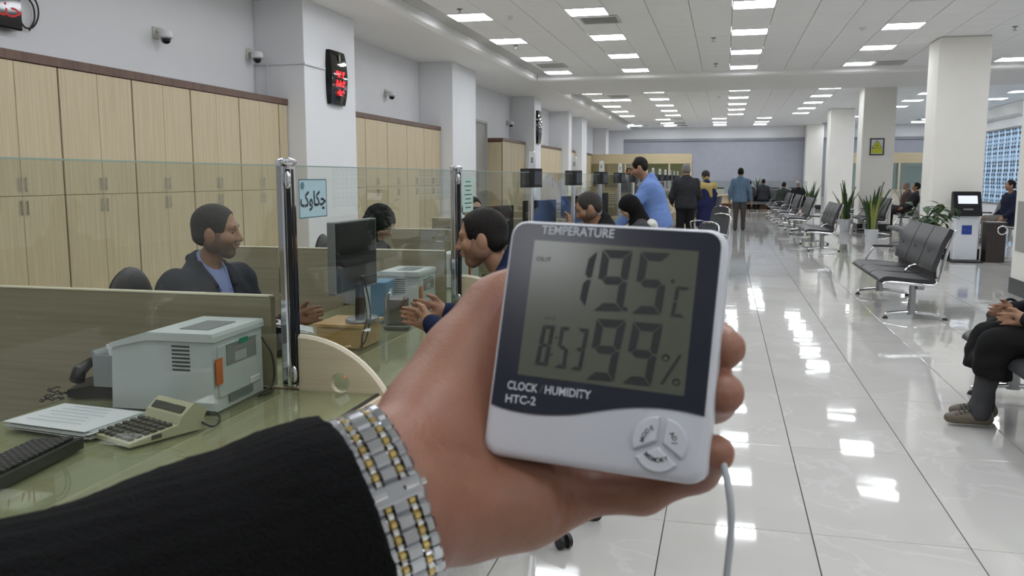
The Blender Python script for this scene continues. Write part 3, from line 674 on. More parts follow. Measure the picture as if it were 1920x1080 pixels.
# desktop calculator
M_CALC = mat('calculator_cream', (192, 188, 158), .45); M_CALD = mat('calculator_dark', (74, 72, 66), .5)
t = thing('desk_calculator', 'cream desktop calculator with dark keys on the green glass', 'calculator', (-1.545, 2.015, Z), 1.2)
part('body', MB().prism([(-.10, .0), (.13, .0), (.13, .035), (-.10, .012)], -.085, .085, 'Y'), M_CALC, t)
part('display_housing', MB().prism([(.05, .028), (.13, .034), (.145, .055), (.10, .078), (.06, .048)], -.085, .085, 'Y'), M_CALC, t)
part('display_window', MB().box((.074, 0, .062), (.003, .14, .022), M=Matrix.Translation((.074, 0, .062)) @ Matrix.Rotation(.85, 4, 'Y') @ Matrix.Translation((-.074, 0, -.062))), M_CALD, t)
kk = MB().box((0, 0, 0), (.017, .017, .009), .002).mesh('key'); kk.materials.append(M_CALD)
for a in range(6):
    for b in range(6): link('key', kk, None, t, (-.085 + .023 * a, -.065 + .026 * b, .018 + .0023 * a))
part('port', MB().box((-.02, -.0855, .012), (.03, .002, .012)), M_CALD, t)
part('cable', MB().tube(spline([(.12, -.08, .02), (.14, -.11, .006), (.2, -.06, .004), (.24, .02, .004), (.19, .07, .004)]), .003, 6), M_BLACK, t)
# keyboard
def keyboard(loc, rz, label, L=.44):
    t = thing('keyboard', label, 'keyboard', loc, rz, 'black keyboards on the desks')
    part('case', MB().prism([(-.075, 0), (.075, 0), (.075, .028), (-.075, .012)], -L / 2, L / 2, 'Y'), M_BLACK, t)
    km = MB().box((0, 0, 0), (.015, .016, .008), .002).mesh('key'); km.materials.append(mat('key_black', (44, 42, 44), .45))
    for a in range(6):
        for b in range(int(L / .0195)): link('key', km, None, t, (-.055 + .0205 * a, -L / 2 + .014 + b * .0195, .019 + .0022 * a))
    return t
keyboard((-1.67, 1.64, Z), .12, 'black computer keyboard at the end of the printer booth desk')
# ------------------------------------------------------------------ suited clerk booth
t = thing('monitor_riser', 'small plain wood box used as a riser under the monitor', 'riser box', (-1.545, 3.37, Z))
part('box', MB().box((0, 0, .045), (.20, .22, .09), .002), wood('riser_wood', (206, 172, 118), (190, 152, 98), 'X'), t)
part('lid', MB().box((0, 0, .095), (.22, .24, .014), .002), wood('riser_lid', (200, 162, 108), (182, 142, 88), 'X'), t)
A = at(621, 500, 3.42); B = at(703, 485, 3.86); mc = (A + B) / 2; ang = math.atan2(B[1] - A[1], B[0] - A[0])
rz0 = Z + .103
t = thing('computer_monitor', 'black flat monitor with silver rim standing on the wood riser', 'monitor', (mc[0], mc[1], rz0), ang)
part('back_shell', MB().box((0, 0, .28), (.42, .028, .285), .004), mat('monitor_gloss', (10, 10, 11), .30, spec=.2), t)
part('rim', MB().box((-.212, .004, .28), (.008, .034, .292), .002).box((.212, .004, .28), (.008, .034, .292), .002).box((0, .004, .424), (.43, .034, .008), .002).box((0, .004, .136), (.43, .034, .008), .002), mat('monitor_silver', (150, 152, 154), .3, .6), t)
part('stand_neck', MB().prism([(-.035, 0.01), (.035, .01), (.02, .16), (-.02, .16)], -.03, -.012, 'Y'), M_BLACK, t)
part('stand_base', MB().lathe([(.088, 0), (.09, .006), (.086, .014), (.04, .018)], (0, -.03, 0), 28, sy=.75), mat('monitor_base', (150, 154, 160), .25, .5), t, 40)
part('cable', MB().tube(spline([(.02, -.03, .19), (.03, -.05, .08), (-.02, -.075, .018), (-.08, -.08, -.06), (-.12, -.07, -.09)]), .0035, 6).tube(spline([(.0, -.03, .19), (-.01, -.05, .07), (-.06, -.075, .016), (-.11, -.075, -.05), (-.10, -.07, -.095)]), .0035, 6), M_BLACK, t)
keyboard((-1.80, 3.22, Z), .5, 'black computer keyboard beside the wood riser', .36)
t = thing('card_reader', 'dark card terminal on a chrome bracket beside the monitor riser', 'card terminal', (-1.49, 3.80, Z), .2)
part('terminal', MB().box((0, 0, .085), (.09, .10, .13), .012), mat('terminal_brown', (62, 54, 52), .3), t)
part('bracket', MB().tube([(-.05, -.05, 0), (-.05, -.05, .16), (-.05, .05, .16), (-.05, .05, 0)], .006, 8), M_CHROME, t); part('foot', MB().box((0, 0, .008), (.12, .12, .016), .004), M_BLACK, t)
t = thing('blue_folder', 'upright blue file box behind the monitor', 'file box', (-1.64, 3.98, Z), .1)
part('box', MB().box((0, 0, .10), (.08, .16, .20), .004), mat('file_blue', (70, 130, 168), .5), t); part('spine_label', MB().box((.0405, 0, .12), (.001, .05, .08)), M_PAPER, t)
printer((-1.66, 4.25, Z), .03, 'pale grey printer beyond the monitor, against the second partition', .95)
t = thing('paper_sheets', 'pair of white sheets held over the desk by the suited clerk', 'papers', (-1.76, 3.19, Z + .08), .5)
part('sheet', MB().box((0, 0, .02), (.20, .14, .001), M=Matrix.Rotation(.25, 4, 'Y')), M_PAPER, t); part('sheet', MB().box((.02, .015, .026), (.20, .14, .001), M=Matrix.Rotation(.28, 4, 'Y')), M_PAPER, t)
# headscarf and further booths: monitors and small tools
def far_monitor(x, y, rz, label):
    t = thing('computer_monitor', label, 'monitor', (x, y, Z), rz)
    part('screen_shell', MB().box((0, 0, .36), (.46, .03, .29), .004), mat('monitor_dark', (38, 40, 42), .25), t)
    part('stand_neck', MB().box((0, -.02, .13), (.06, .02, .26)), M_BLACK, t); part('stand_base', MB().lathe([(.11, 0), (.11, .012), (.04, .016)], (0, -.01, 0), 20, sy=.7), M_BLACK, t)
far_monitor(-1.62, 6.02, 1.15, 'dark monitor on the headscarf clerk booth desk near its far partition')
for k in range(3):
    far_monitor(-1.64, 7.75 + 1.87 * k, 1.1, 'dark monitor on the desk of the %s booth beyond the printer' % _ORD[3 + k])
    printer((-1.74, 5.42 + 1.87 * k, Z), .03, 'pale printer on the desk in %s' % ('the headscarf clerk booth' if k == 0 else 'the %s booth beyond the printer' % _ORD[k + 2]), .9)
for k in range(5):
    t = thing('pen_stand', 'chrome pen holder on the customer ledge of the %s' % booth_name(5 + k), 'pen holder', (-1.27, 6.9 + 1.87 * k, Z), .3 * k, 'chrome pen holders on the ledge')
    part('base', MB().box((0, 0, .01), (.07, .05, .02), .004), M_BLACK, t); part('arm', MB().tube(spline([(0, 0, .02), (.0, .0, .07), (.02, 0, .10), (.05, 0, .09)]), .006, 8), M_CHROME, t)
# ------------------------------------------------------------------ waiting seats
M_LEATH = mat('seat_leather', (52, 52, 55), .42, bump=.08, bscale=120)
M_PAD = mat('armrest_black', (30, 30, 32), .4)
def strip_along_y(prof, y0, y1, mb=None):
    """closed profile in x,z extruded along y"""
    return (mb or MB()).prism(prof, y0, y1, 'Y')
def thick(path, t):
    out = []; n = len(path)
    for i, (x, z) in enumerate(path):
        a = path[max(i - 1, 0)]; b = path[min(i + 1, n - 1)]; d = math.hypot(b[0] - a[0], b[1] - a[1]); nx, nz = -(b[1] - a[1]) / d, (b[0] - a[0]) / d
        out.append((x + nx * t / 2, z + nz * t / 2, x - nx * t / 2, z - nz * t / 2))
    return [(p[0], p[1]) for p in out] + [(p[2], p[3]) for p in out[::-1]]
def sp2(pts, n=5): return [(p.x, p.z) for p in spline([(x, 0, z) for x, z in pts], n)]
def make_beam_seat():
    t = thing('waiting_seat', 'x', 'waiting seat', (0, 0, 0), 0, 'three-place waiting seats on chrome frames')
    sp = sp2([(-.36, .375), (-.345, .405), (-.29, .42), (-.12, .405), (.10, .395), (.16, .405)])
    bp = sp2([(.135, .50), (.145, .56), (.185, .68), (.215, .78), (.265, .89), (.285, .935)])
    for k in (-1, 0, 1):
        y0, y1 = k * .662 - .318, k * .662 + .318
        s = part('seat', strip_along_y(thick(sp, .045), y0, y1), M_LEATH, t, 50)
        part('seam', MB().prism([(-.30, .438), (.12, .419), (.12, .423), (-.30, .443)], y1 + .002, y1 + .014, 'Y'), M_DARK, s)
        b = part('backrest', strip_along_y(thick(bp, .05), y0, y1), M_LEATH, t, 50)
        part('stitch', MB().tube([(.128, k * .662 - .10, .70), (.132, k * .662 - .03, .685), (.14, k * .662 + .03, .72), (.146, k * .662 + .10, .735)], .005, 5), mat('stitch_dark', (44, 44, 46), .5), b)
    part('lower_back_board', MB().box((.16, 0, .475), (.018, 1.9, .10)), mat('board_dark', (40, 38, 38), .5), t)
    for y in (-1.0, 1.0):
        rail = spline([(-.35, y, .365), (-.30, y, .385), (-.12, y, .375), (.10, y, .36), (.17, y, .385), (.20, y, .48), (.235, y, .66), (.29, y, .86), (.315, y, .93)], 5)
        part('side_rail', MB().tube(rail, .016, 8), M_CHROME, t, True)
        lg = part('leg', MB().lathe([(.045, .05), (.036, .2), (.034, .35)], (-.05, y * .96, 0), 14, sy=.6), M_STEEL, t, 40)
        f = part('foot', MB().tube(spline([(-.31, y * .96, .035), (-.26, y * .96, .055), (-.05, y * .96, .075), (.17, y * .96, .055), (.28, y * .96, .03)]), .018, 8), M_CHROME, t, True)
        for x in (-.30, .275): part('rubber_pad', MB().lathe([(.03, 0), (.022, .02), (.01, .03)], (x, y * .96, 0), 12), M_PAD, f)
    part('beam', MB().box((.02, 0, .335), (.07, 2.0, .045), .006), M_STEEL, t)
    part('back_tube', MB().cyl((.18, -.98, .435), (.18, .98, .435), .012, 8), M_CHROME, t)
    for y in (1.0, .333, -.333):
        a = part('armrest', MB().tube(spline([(-.24, y, .40), (-.17, y, .54), (-.12, y, .60), (.02, y, .605), (.12, y, .59), (.18, y, .57)], 4), .011, 8), M_CHROME, t, True)
        if y == 1.0: part('arm_pad', MB().box((-.03, y, .618), (.24, .045, .02), .008), M_PAD, a)
        else: a.hide_render = False
    for ch in list(t.children):
        if ch.name.startswith('armrest') and not ch.children: bpy.data.objects.remove(ch)
    part('centre_bracket', MB().tube(spline([(-.02, -.333, .43), (.03, -.333, .49), (.10, -.333, .51), (.17, -.333, .47)], 4), .012, 8), M_CHROME, t, True)
    return t
seat0 = make_beam_seat()
SEATX = 1.97
seats = [((SEATX, 10.52), 0, 'empty black three-place waiting seat standing before the ticket kiosk'), ((SEATX + .0, 5.32), 0, 'three-place waiting seat under the person in the black skirt'),
         ((SEATX, 19.08), 0, 'empty three-place waiting seat beside the nearer snake plants, first of its row'), ((SEATX + .02, 24.4), 0, 'empty three-place waiting seat, second of the row along the aisle'), ((SEATX + .02, 28.3), 0, 'empty three-place waiting seat, third of the row along the aisle'),
         ((SEATX + .0, 31.9), 0, 'empty three-place waiting seat, fourth of the row along the aisle'), ((SEATX + .0, 35.2), 0, 'empty three-place waiting seat, last of the row along the aisle'),
         ((3.78, 19.0), 0, 'three-place waiting seat tucked behind the kiosk column'), ((3.78, 24.2), 0, 'three-place waiting seat in front of the column with the yellow sign'), ((3.9, 29.2), 0, 'three-place waiting seat past the column with the yellow sign'),
         ((5.25, 27.1), 0, 'three-place waiting seat holding the reclining man'), ((6.25, 22.2), 0, 'three-place waiting seat holding the man in the navy jacket'),
         ((1.3, 39.0), math.pi / 2, 'three-place waiting seat far off under the pair in dark coats')]
for k, ((x, y), rz, lb) in enumerate(seats):
    o = seat0 if k == 0 else dup(seat0, (x, y, 0), rz)
    o.location = (x, y, 0); o.rotation_euler = (0, 0, rz); o['label'] = lb
# ------------------------------------------------------------------ swivel visitor chairs
M_MESHF = mat('chair_mesh_grey', (72, 74, 78), .6, bump=.1, bscale=200)
def make_chair():
    t = thing('visitor_chair', 'x', 'chair', (0, 0, 0), 0, 'grey swivel chairs along the counter')
    b = part('star_base', MB(), M_CHROME, t); bpy.data.objects.remove(b)
    mb = MB()
    for i in range(5):
        a = 2 * math.pi * i / 5 + .3; mb.tube([(0, 0, .11), (.14 * math.cos(a), .14 * math.sin(a), .10), (.28 * math.cos(a), .28 * math.sin(a), .075)], [.022, .018, .014], 8)
    b = part('star_base', mb, M_CHROME, t, True)
    for i in range(5):
        a = 2 * math.pi * i / 5 + .3; c, s = math.cos(a), math.sin(a); x, y = .28 * c, .28 * s
        cm = MB()
        for q in (-1, 1): cm.cyl((x - s * .010 * q, y + c * .010 * q, .03), (x - s * .026 * q, y + c * .026 * q, .03), .03, 14)
        cm.cyl((x, y, .03), (x, y, .085), .008, 8)
        part('caster', cm, M_BLACK, b, 40)
    part('gas_column', MB().cyl((0, 0, .09), (0, 0, .40), .025, 12), M_CHROME, t, 40)
    part('seat', MB().prism(thick(sp2([(-.25, .42), (-.23, .445), (-.05, .45), (.20, .445), (.25, .46)]), .06), -.25, .25, 'Y'), M_MESHF, t, 50)
    part('backrest', MB().add(*curved_back()), M_MESHF, t, 60)
    for y in (-.27, .27): part('arm', MB().tube(spline([(-.12, y, .42), (-.17, y, .58), (-.15, y, .64), (.05, y, .645), (.20, y, .62), (.27, y * .9, .60)], 4), .012, 8), M_CHROME, t, True)
    part('back_frame', MB().tube(spline([(.22, -.2, .44), (.27, -.24, .55), (.30, -.25, .72), (.33, -.22, .88), (.34, 0, .92), (.33, .22, .88), (.30, .25, .72), (.27, .24, .55), (.22, .2, .44)], 5), .011, 8), M_CHROME, t, True)
    return t
def curved_back():
    vs = []; fs = []; nz, ny = 8, 9
    for sgn in (0, 1):
        for i in range(nz + 1):
            for j in range(ny + 1):
                z = .50 + .40 * i / nz; q = j / ny * 2 - 1; w = .235 * (1 - .12 * (i / nz) ** 4)
                vs.append((.255 + .10 * (i / nz) ** .8 - .05 * q * q + sgn * .022 - .0, q * w, z))
    N = (nz + 1) * (ny + 1); g = lambda i, j, s_: s_ * N + i * (ny + 1) + j
    for i in range(nz):
        for j in range(ny): fs.append((g(i, j, 0), g(i + 1, j, 0), g(i + 1, j + 1, 0), g(i, j + 1, 0))); fs.append((g(i, j, 1), g(i, j + 1, 1), g(i + 1, j + 1, 1), g(i + 1, j, 1)))
    for i in range(nz): fs.append((g(i, 0, 0), g(i, 0, 1), g(i + 1, 0, 1), g(i + 1, 0, 0))); fs.append((g(i, ny, 0), g(i + 1, ny, 0), g(i + 1, ny, 1), g(i, ny, 1)))
    for j in range(ny): fs.append((g(0, j, 0), g(0, j + 1, 0), g(0, j + 1, 1), g(0, j, 1))); fs.append((g(nz, j, 0), g(nz, j, 1), g(nz, j + 1, 1), g(nz, j + 1, 0)))
    return vs, fs
ch0 = make_chair()
chairs = [((-.76, 3.42), .1, 'grey swivel chair under the customer in the navy jacket'), ((-.68, 6.55), -.1, 'grey swivel chair under the customer in the black jacket'), ((-.66, 8.45), -.2, 'grey swivel chair under the woman in the hooded coat'),
          ((-.45, 10.6), .5, 'grey swivel chair just past the man in the blue shirt'), ((-.30, 13.2), .6, 'empty grey swivel chair turned half away beside the man in the blue shirt'), ((-.30, 16.6), .7, 'empty grey swivel chair beside the man in the dark sweater'),
          ((-.28, 20.2), -2.3, 'empty grey swivel chair with its back to the aisle beside the navy coat'), ((-.5, 23.5), -2.0, 'empty grey swivel chair past the navy coat'), ((-.45, 27.0), -.4, 'grey swivel chair under the far seated pair')]
for k, ((x, y), rz, lb) in enumerate(chairs):
    o = ch0 if k == 0 else dup(ch0, (x, y, 0), rz)
    o.location = (x, y, 0); o.rotation_euler = (0, 0, rz); o['label'] = lb
# ------------------------------------------------------------------ plants
M_SNAKE = mat('snake_leaf', (58, 84, 50), .4, noise=.4, nscale=14, nstretch=(1, 1, 3)); M_SNAKEY = mat('snake_leaf_margin', (150, 156, 84), .45)
M_POT = mat('pot_white', (222, 224, 228), .3); M_SOIL = mat('soil', (52, 42, 34), .9)
def blade(h, w, lean, twist, margin=False):
    vs = []; fs = []; n = 8
    for i in range(n + 1):
        q = i / n; ww = w * (.55 + .9 * q - 1.45 * q ** 3.2) if q < 1 else .0; ww = max(ww, .0015); z = h * q; off = lean * q * q; a = twist * q
        c, s = math.cos(a), math.sin(a)
        for e, dz in ((-1, .0), (0, 1), (1, 0)):
            x, y = e * ww / 2, (.012 if e == 0 else .0) + off; vs.append((x * c - (y - off) * s, off + x * s + (y - off) * c, z))
        vs.append((0, off - .006, z))
    for i in range(n):
        a = i * 4; b = a + 4
        fs += [(a, a + 1, b + 1, b), (a + 1, a + 2, b + 2, b + 1), (a + 2, a + 3, b + 3, b + 2), (a + 3, a, b, b + 3)]
    return MB().add(vs, fs)
blades = []
for h, w, l, tw in ((.62, .085, .06, .6), (.82, .075, .10, -.5), (.55, .09, .16, .9), (.72, .07, .26, -.8), (.42, .085, .10, .4)):
    me = blade(h, w, l, tw).mesh('leaf'); me.shade_smooth(); me.materials.append(M_SNAKE); blades.append(me)
def blade_y(me):
    m2 = me.copy(); m2.materials.clear(); m2.materials.append(M_SNAKEY); return m2
blades_y = [blade_y(m) for m in blades]
def snake_plant(x, y, label, s=1.0, n=15, seed=1):
    r = random.Random(seed); t = thing('snake_plant', label, 'potted plant', (x, y, 0), r.uniform(0, 6), 'snake plants in white pots'); t.scale = (s, s, s)
    part('pot', MB().lathe([(.11, 0), (.145, .27), (.16, .28), (.16, .31), (.14, .31), (.135, .29)], n=4, M=Matrix.Rotation(math.pi / 4, 4, 'Z')).lathe([(.105, .0), (.14, .3)], n=18), M_POT, t)
    part('soil', MB().lathe([(.12, .285), (.12, .3)], n=16), M_SOIL, t)
    for k in range(n):
        a = 2.4 * k + r.uniform(-.3, .3); d = .02 + .075 * (k / n); i = r.randrange(5)
        o = link('leaf', (blades_y if k % 4 == 1 else blades)[i], None, t, (d * math.cos(a), d * math.sin(a), .29)); o.rotation_euler = (0, 0, a - math.pi / 2 + r.uniform(-.4, .4)); q = r.uniform(.85, 1.2); o.scale = (q, q, q)
snake_plant(3.17, 20.3, 'tall snake plant in a white pot at the corner of the waiting row', 1.08, 26, 3)
snake_plant(3.22, 25.0, 'tall snake plant in a white pot beside the column with the yellow sign', 1.1, 22, 5)
snake_plant(3.12, 33.7, 'snake plant in a white pot by the fourth column of the aisle', 1.15, 20, 8)
snake_plant(6.9, 37.2, 'small snake plant in a white pot before the far glazed booth', .9, 12, 9)
M_LEAF = mat('plant_leaf', (60, 92, 52), .4, noise=.3, nscale=20)
lv = []; 
me = MB().add([(0, 0, 0), (.03, .05, .012), (.034, .1, .005), (0, .17, -.03), (-.034, .1, .005), (-.03, .05, .012), (0, .06, 0), (0, .11, -.005)], [(0, 1, 6), (0, 6, 5), (1, 2, 7, 6), (6, 7, 4, 5), (2, 3, 7), (7, 3, 4)]).mesh('leaf'); me.materials.append(M_LEAF)
t = thing('leafy_plant', 'bushy green leafy plant behind the empty waiting seat', 'potted plant', (3.02, 14.0, 0))
part('pot', MB().lathe([(.12, 0), (.17, .32), (.185, .33), (.185, .36), (.16, .36), (.15, .33)], n=20), M_POT, t, 40)
r = random.Random(4)
for k in range(14):
    a = k * 2.4; R = r.uniform(.10, .34); H = r.uniform(.45, .72)
    pts = spline([(.02 * math.cos(a), .02 * math.sin(a), .33), (R * .4 * math.cos(a), R * .4 * math.sin(a), .33 + H * .6), (R * math.cos(a), R * math.sin(a), .36 + H)], 4)
    st = part('stem', MB().tube(pts, .006, 5), mat('stem_green', (84, 96, 56), .6), t)
    for i in range(9):
        p = pts[min(len(pts) - 1, 2 + i % 7)]; o = link('leaf', me, None, st, p); o.rotation_euler = (r.uniform(-.7, .5), r.uniform(-.4, .4), r.uniform(0, 6.28)); q = r.uniform(1.0, 1.6); o.scale = (q, q, q)
# ------------------------------------------------------------------ ticket kiosk, bin
t = thing('ticket_kiosk', 'white ticket kiosk with black slanted touchscreen head against the column', 'kiosk', (4.10, 16.45, 0))
part('base_plate', MB().box((0, -.02, .015), (.50, .42, .03), .005), M_BLACK, t)
part('cabinet', MB().box((0, .05, .43), (.38, .24, .80), .012), mat('kiosk_white', (214, 218, 224), .3), t)
hd = part('head_shell', MB().prism([(-.12, .80), (.16, .80), (.18, 1.20), (.10, 1.22), (.06, 1.21)], -.22, .22, 'X'), mat('kiosk_shell', (20, 20, 22), .45, spec=.2), t)
ME_ = frame((0, -.033 - .0, 1.005), (1, 0, 0), (0, .18, .41))
part('bezel', MB().prism(rrect(.43, .45, .04), -.0, .014, M=ME_), mat('kiosk_bezel', (20, 20, 22), .45, spec=.2), t)
part('touchscreen', MB().prism(rrect(.31, .15, .005, 1), .012, .016, M=ME_ @ Matrix.Translation((0, .075, 0))), emit('kiosk_screen', (214, 220, 232), .33), t)
part('ticket_slot', MB().prism(rrect(.16, .03, .012, 3), .012, .018, M=ME_ @ Matrix.Translation((0, -.105, 0))), mat('slot_grey', (104, 106, 110), .4), t)
s = part('logo_panel', MB().box((0, -.072, .56), (.16, .006, .16), .004), mat('kiosk_blue', (38, 62, 142), .3), t)
part('logo_mark', MB().box((-.03, -.0755, .565), (.05, .001, .012)).box((.035, -.0755, .545), (.04, .001, .012)), mat('kiosk_blue_light', (70, 100, 190), .3), s)
t = thing('litter_bin', 'dark brown litter bin with a round chrome opening beside the kiosk', 'bin', (4.58, 16.55, 0))
part('cabinet', MB().box((0, 0, .34), (.30, .30, .68), .006), wood('bin_brown', (58, 50, 46), (46, 38, 35), 'Z'), t)
part('top', MB().box((0, 0, .69), (.31, .31, .02), .004), mat('bin_top', (110, 106, 102), .3), t)
rg = part('opening_ring', MB().add(*(lambda n=24: ([(r_ * math.cos(2 * math.pi * i / n), -.151 - e, .56 + r_ * math.sin(2 * math.pi * i / n)) for r_, e in ((.058, 0), (.07, .012), (.082, 0)) for i in range(n)], [(k * n + i, k * n + (i + 1) % n, (k + 1) * n + (i + 1) % n, (k + 1) * n + i) for k in range(2) for i in range(n)]))()), M_CHROME, t, True); rg.location = (.085, 0, 0)
part('opening', MB().lathe([(.058, 0), (.058, .002)], n=20, M=frame((.085, -.153, .56), (1, 0, 0), (0, 0, 1))), M_DARK, t)
# ------------------------------------------------------------------ column sign
t = thing('warning_sign', 'framed yellow triangle warning sign on the second column', 'sign', (3.975, 25.28, 2.29))
part('frame', MB().box((0, 0, .21), (.36, .03, .03), .004).box((0, 0, -.21), (.36, .03, .03), .004).box((.165, 0, 0), (.03, .03, .42), .004).box((-.165, 0, 0), (.03, .03, .42), .004), M_BLACK, t)
part('card', MB().box((0, .0, 0), (.30, .01, .39)), M_PAPER, t)
M_YEL = mat('sign_yellow', (204, 206, 40), .5)
part('triangle', MB().prism([(-.13, -.04), (.13, -.04), (0, .18)], -.009, -.006, 'Y'), M_YEL, t); part('triangle_outline', MB().tube([(-.13, -.0085, -.04), (.13, -.0085, -.04), (0, -.0085, .18), (-.13, -.0085, -.04)], .007, 5), M_INK, t)
part('caption_block', MB().box((0, -.0075, -.115), (.27, .004, .12)), M_YEL, t); part('symbol', MB().box((0, -.0105, .03), (.07, .002, .02)).box((0, -.0105, .075), (.05, .002, .012)), mat('olive_ink', (120, 124, 40), .5), t)
# ------------------------------------------------------------------ dome cameras on the walls
def dome_camera(p, label):
    t = thing('dome_camera', label, 'security camera', (p[0], p[1], p[2])); t.scale = (.88, .88, .88)
    part('wall_plate', MB().box((.012, 0, .02), (.024, .11, .15), .006), mat('camera_cream', (206, 204, 190), .4), t)
    part('arm', MB().tube(spline([(.02, 0, .05), (.08, 0, .055), (.13, 0, .03)], 4), .03, 10), M_WHITE, t, True)
    part('shell', MB().lathe([(.05, .06), (.085, .045), (.09, .0), (.085, -.03), (.06, -.045)], (.15, 0, -.01), 20), M_WHITE, t, 40)
    part('dome', MB().lathe([(.06, -.05), (.052, -.085), (.03, -.105), (.0, -.11)], (.15, 0, -.01), 16), mat('dome_black', (18, 18, 20), .05), t, True)
for (u, v), lb in zip([(291, 65), (475, 106), (722, 176), (950, 231), (1040, 253), (1117, 268)], ['white dome security camera above the clerks\' cupboards, second from the pilaster', 'white dome security camera tucked in the corner beside the clock pilaster', 'white dome security camera above the cupboards past the clock pilaster', 'white dome security camera above the cupboards past the grey door', 'white dome security camera past the third pilaster', 'white dome security camera on the last stretch of wall']):
    p = pxx(u, v, XL); 
    if u == 475: p[1] = 10.44
    dome_camera(p, lb)
# surface conduit from the camera to the clock
t = thing('cable_duct', 'thin white surface cable duct from corner camera to wall clock', 'cable duct', (XL, 10.565, 2.95))
part('run', MB().box((.375, .015, .0), (.745, .03, .025)).box((.735, .31, -.005), (.026, .60, .025)), M_WHITE, t); part('drop', MB().box((.20, .015, -.26), (.02, .03, .50)), M_WHITE, t)
# ------------------------------------------------------------------ led clocks
M_LEDBOX = mat('led_box_gloss', (16, 15, 16), .06); M_RED = emit('led_red', (255, 24, 30), 3.0)
PXF = XL + .72
def led_clock(y, z, w, h, label, rows, X=PXF):
    t = thing('wall_clock_display', label, 'clock', (X, y, z))
    n = 10; prof = [(.05 + .035 * (1 - (2 * i / n - 1) ** 2), -h / 2 + h * i / n) for i in range(n + 1)]
    oy = [w / 2 * (1 - .10 * abs(2 * i / n - 1) ** 3) for i in range(n + 1)]
    vs = []; fs = []
    for i, (d, zz) in enumerate(prof): vs += [(0.002, -oy[i], zz), (d, -oy[i] * .92, zz), (d + .012, 0, zz), (d, oy[i] * .92, zz), (.002, oy[i], zz)]
    for i in range(n):
        for j in range(4): a = i * 5 + j; fs.append((a, a + 1, a + 6, a + 5))
    fs.append((4, 3, 2, 1, 0)); fs.append(tuple(n * 5 + j for j in range(5)))
    part('case', MB().add(vs, fs), M_LEDBOX, t, 40)
    part('emblem', MB().prism([(0, .075), (.03, .0), (0, -.075), (-.03, 0)], .0, .003, M=frame((.088, .0, h * .36), (0, 1, 0), (0, 0, 1))), mat('emblem_olive', (138, 142, 122), .4), t)
    for k, s_ in enumerate(rows):
        lettering('led_row', s_, .125, M_RED, t, frame((.0992, .0, .045 - k * .125), (0, 1, 0), (0, 0, 1)), bold=.0015, sx=1.35)
    return t
led_clock(11.50, 2.85, .56, .74, 'black wall display with three red lit rows on the first pilaster', ['\u06f9\u06f2:\u06f4', '\u06f8\u06f5:\u06f4', '\u06f0\u06f5:\u06f6'])
led_clock(25.22, 2.93, .5, .95, 'black framed display with pale glass on the third pilaster', [])
y1 = pxx(40, 20, XL + .1)[1]; zb = pxx(30, 56, XL + .1)[2]
t = thing('scrolling_sign', 'black scrolling message sign with dim red letters above the cupboards', 'sign', (XL, y1 - .7, zb + .2))
part('case', MB().box((.06, 0, 0), (.10, 1.4, .40), .012), M_LEDBOX, t)
lettering('led_text', '\u0646 \ufeae\ufe91\ufe8e\ufee8\ufea3', .24, emit('led_red_dim', (150, 20, 24), .35), t, frame((.1115, .36, -.03), (0, 1, 0), (0, 0, 1)))
part('hanging_cable', MB().tube(spline([(.05, .70, .10), (.05, .80, .17), (.05, .93, .10), (.05, .95, -.02), (.05, .88, -.13), (.05, .78, -.15), (.05, .72, -.06), (.05, .72, .06), (.05, .80, .12), (.05, .89, .06), (.05, .90, -.06), (.05, .83, -.17)], 5), .008, 6), M_BLACK, t)
# ------------------------------------------------------------------ far end
M_HDR = wood('header_wood', (212, 196, 160), (200, 182, 146), 'X'); M_OLIVE = mat('olive_board', (122, 124, 84), .6); M_CREAM = mat('cream_board', (196, 196, 172), .6)
def glazed_booth(x0, x1, y, label, panes, hz=(2.06, 2.48), low=1.0, pm=None):
    t = thing('glazed_partition', label, 'partition', ((x0 + x1) / 2, y, 0)); w = x1 - x0
    part('header', MB().box((0, 0, (hz[0] + hz[1]) / 2), (w, .12, hz[1] - hz[0]), .004), M_HDR, t)
    part('lower_panel', MB().box((0, 0, low / 2), (w, .08, low)), pm or M_HDR, t); part('sill', MB().box((0, -.03, low + .015), (w, .16, .03), .004), M_EDGE, t)
    for k in range(len(panes) + 1):
        xx = -w / 2 + w * k / len(panes); part('mullion', MB().box((max(-w / 2 + .03, min(w / 2 - .03, xx)), 0, (low + hz[0]) / 2), (.06, .08, hz[0] - low)), M_EDGE, t)
    for k, m in enumerate(panes):
        xc = -w / 2 + w * (k + .5) / len(panes); ww = w / len(panes) - .08
        part('pane', MB().box((xc, 0, (low + hz[0]) / 2), (ww, .01, hz[0] - low)), M_GLASS, t)
        if m is not None: part('inner_board', MB().box((xc, .5, (low + hz[0]) / 2), (ww + .1, .02, hz[0] - low + .2)), m, t)
    return t
glazed_booth(XL + .02, -1.40, 38.0, 'pale wood glazed cabin closing the counter at the far end', [M_HDR, M_HDR, M_CREAM, M_OLIVE, M_OLIVE])
glazed_booth(4.5, 9.45, 38.6, 'pale wood glazed booth past the columns at the far end', [mat('booth_inner_pale', (190, 204, 208), .6)] * 2, low=.95, pm=mat('booth_cream', (214, 206, 190), .6))
t = thing('far_counter', 'long low wood counter under the far blinds', 'counter', (1.1, 40.0, 0))
part('top', MB().box((0, 0, .70), (4.9, .7, .04), .004), M_EDGE, t); part('front', MB().box((0, .05, .50), (4.8, .5, .36)), M_HDR, t); part('dark_recess', MB().box((0, .1, .19), (4.8, .4, .26)), mat('counter_recess', (118, 84, 64), .6), t); part('step', MB().box((0, 0, .03), (4.9, .6, .06)), M_EDGE, t)
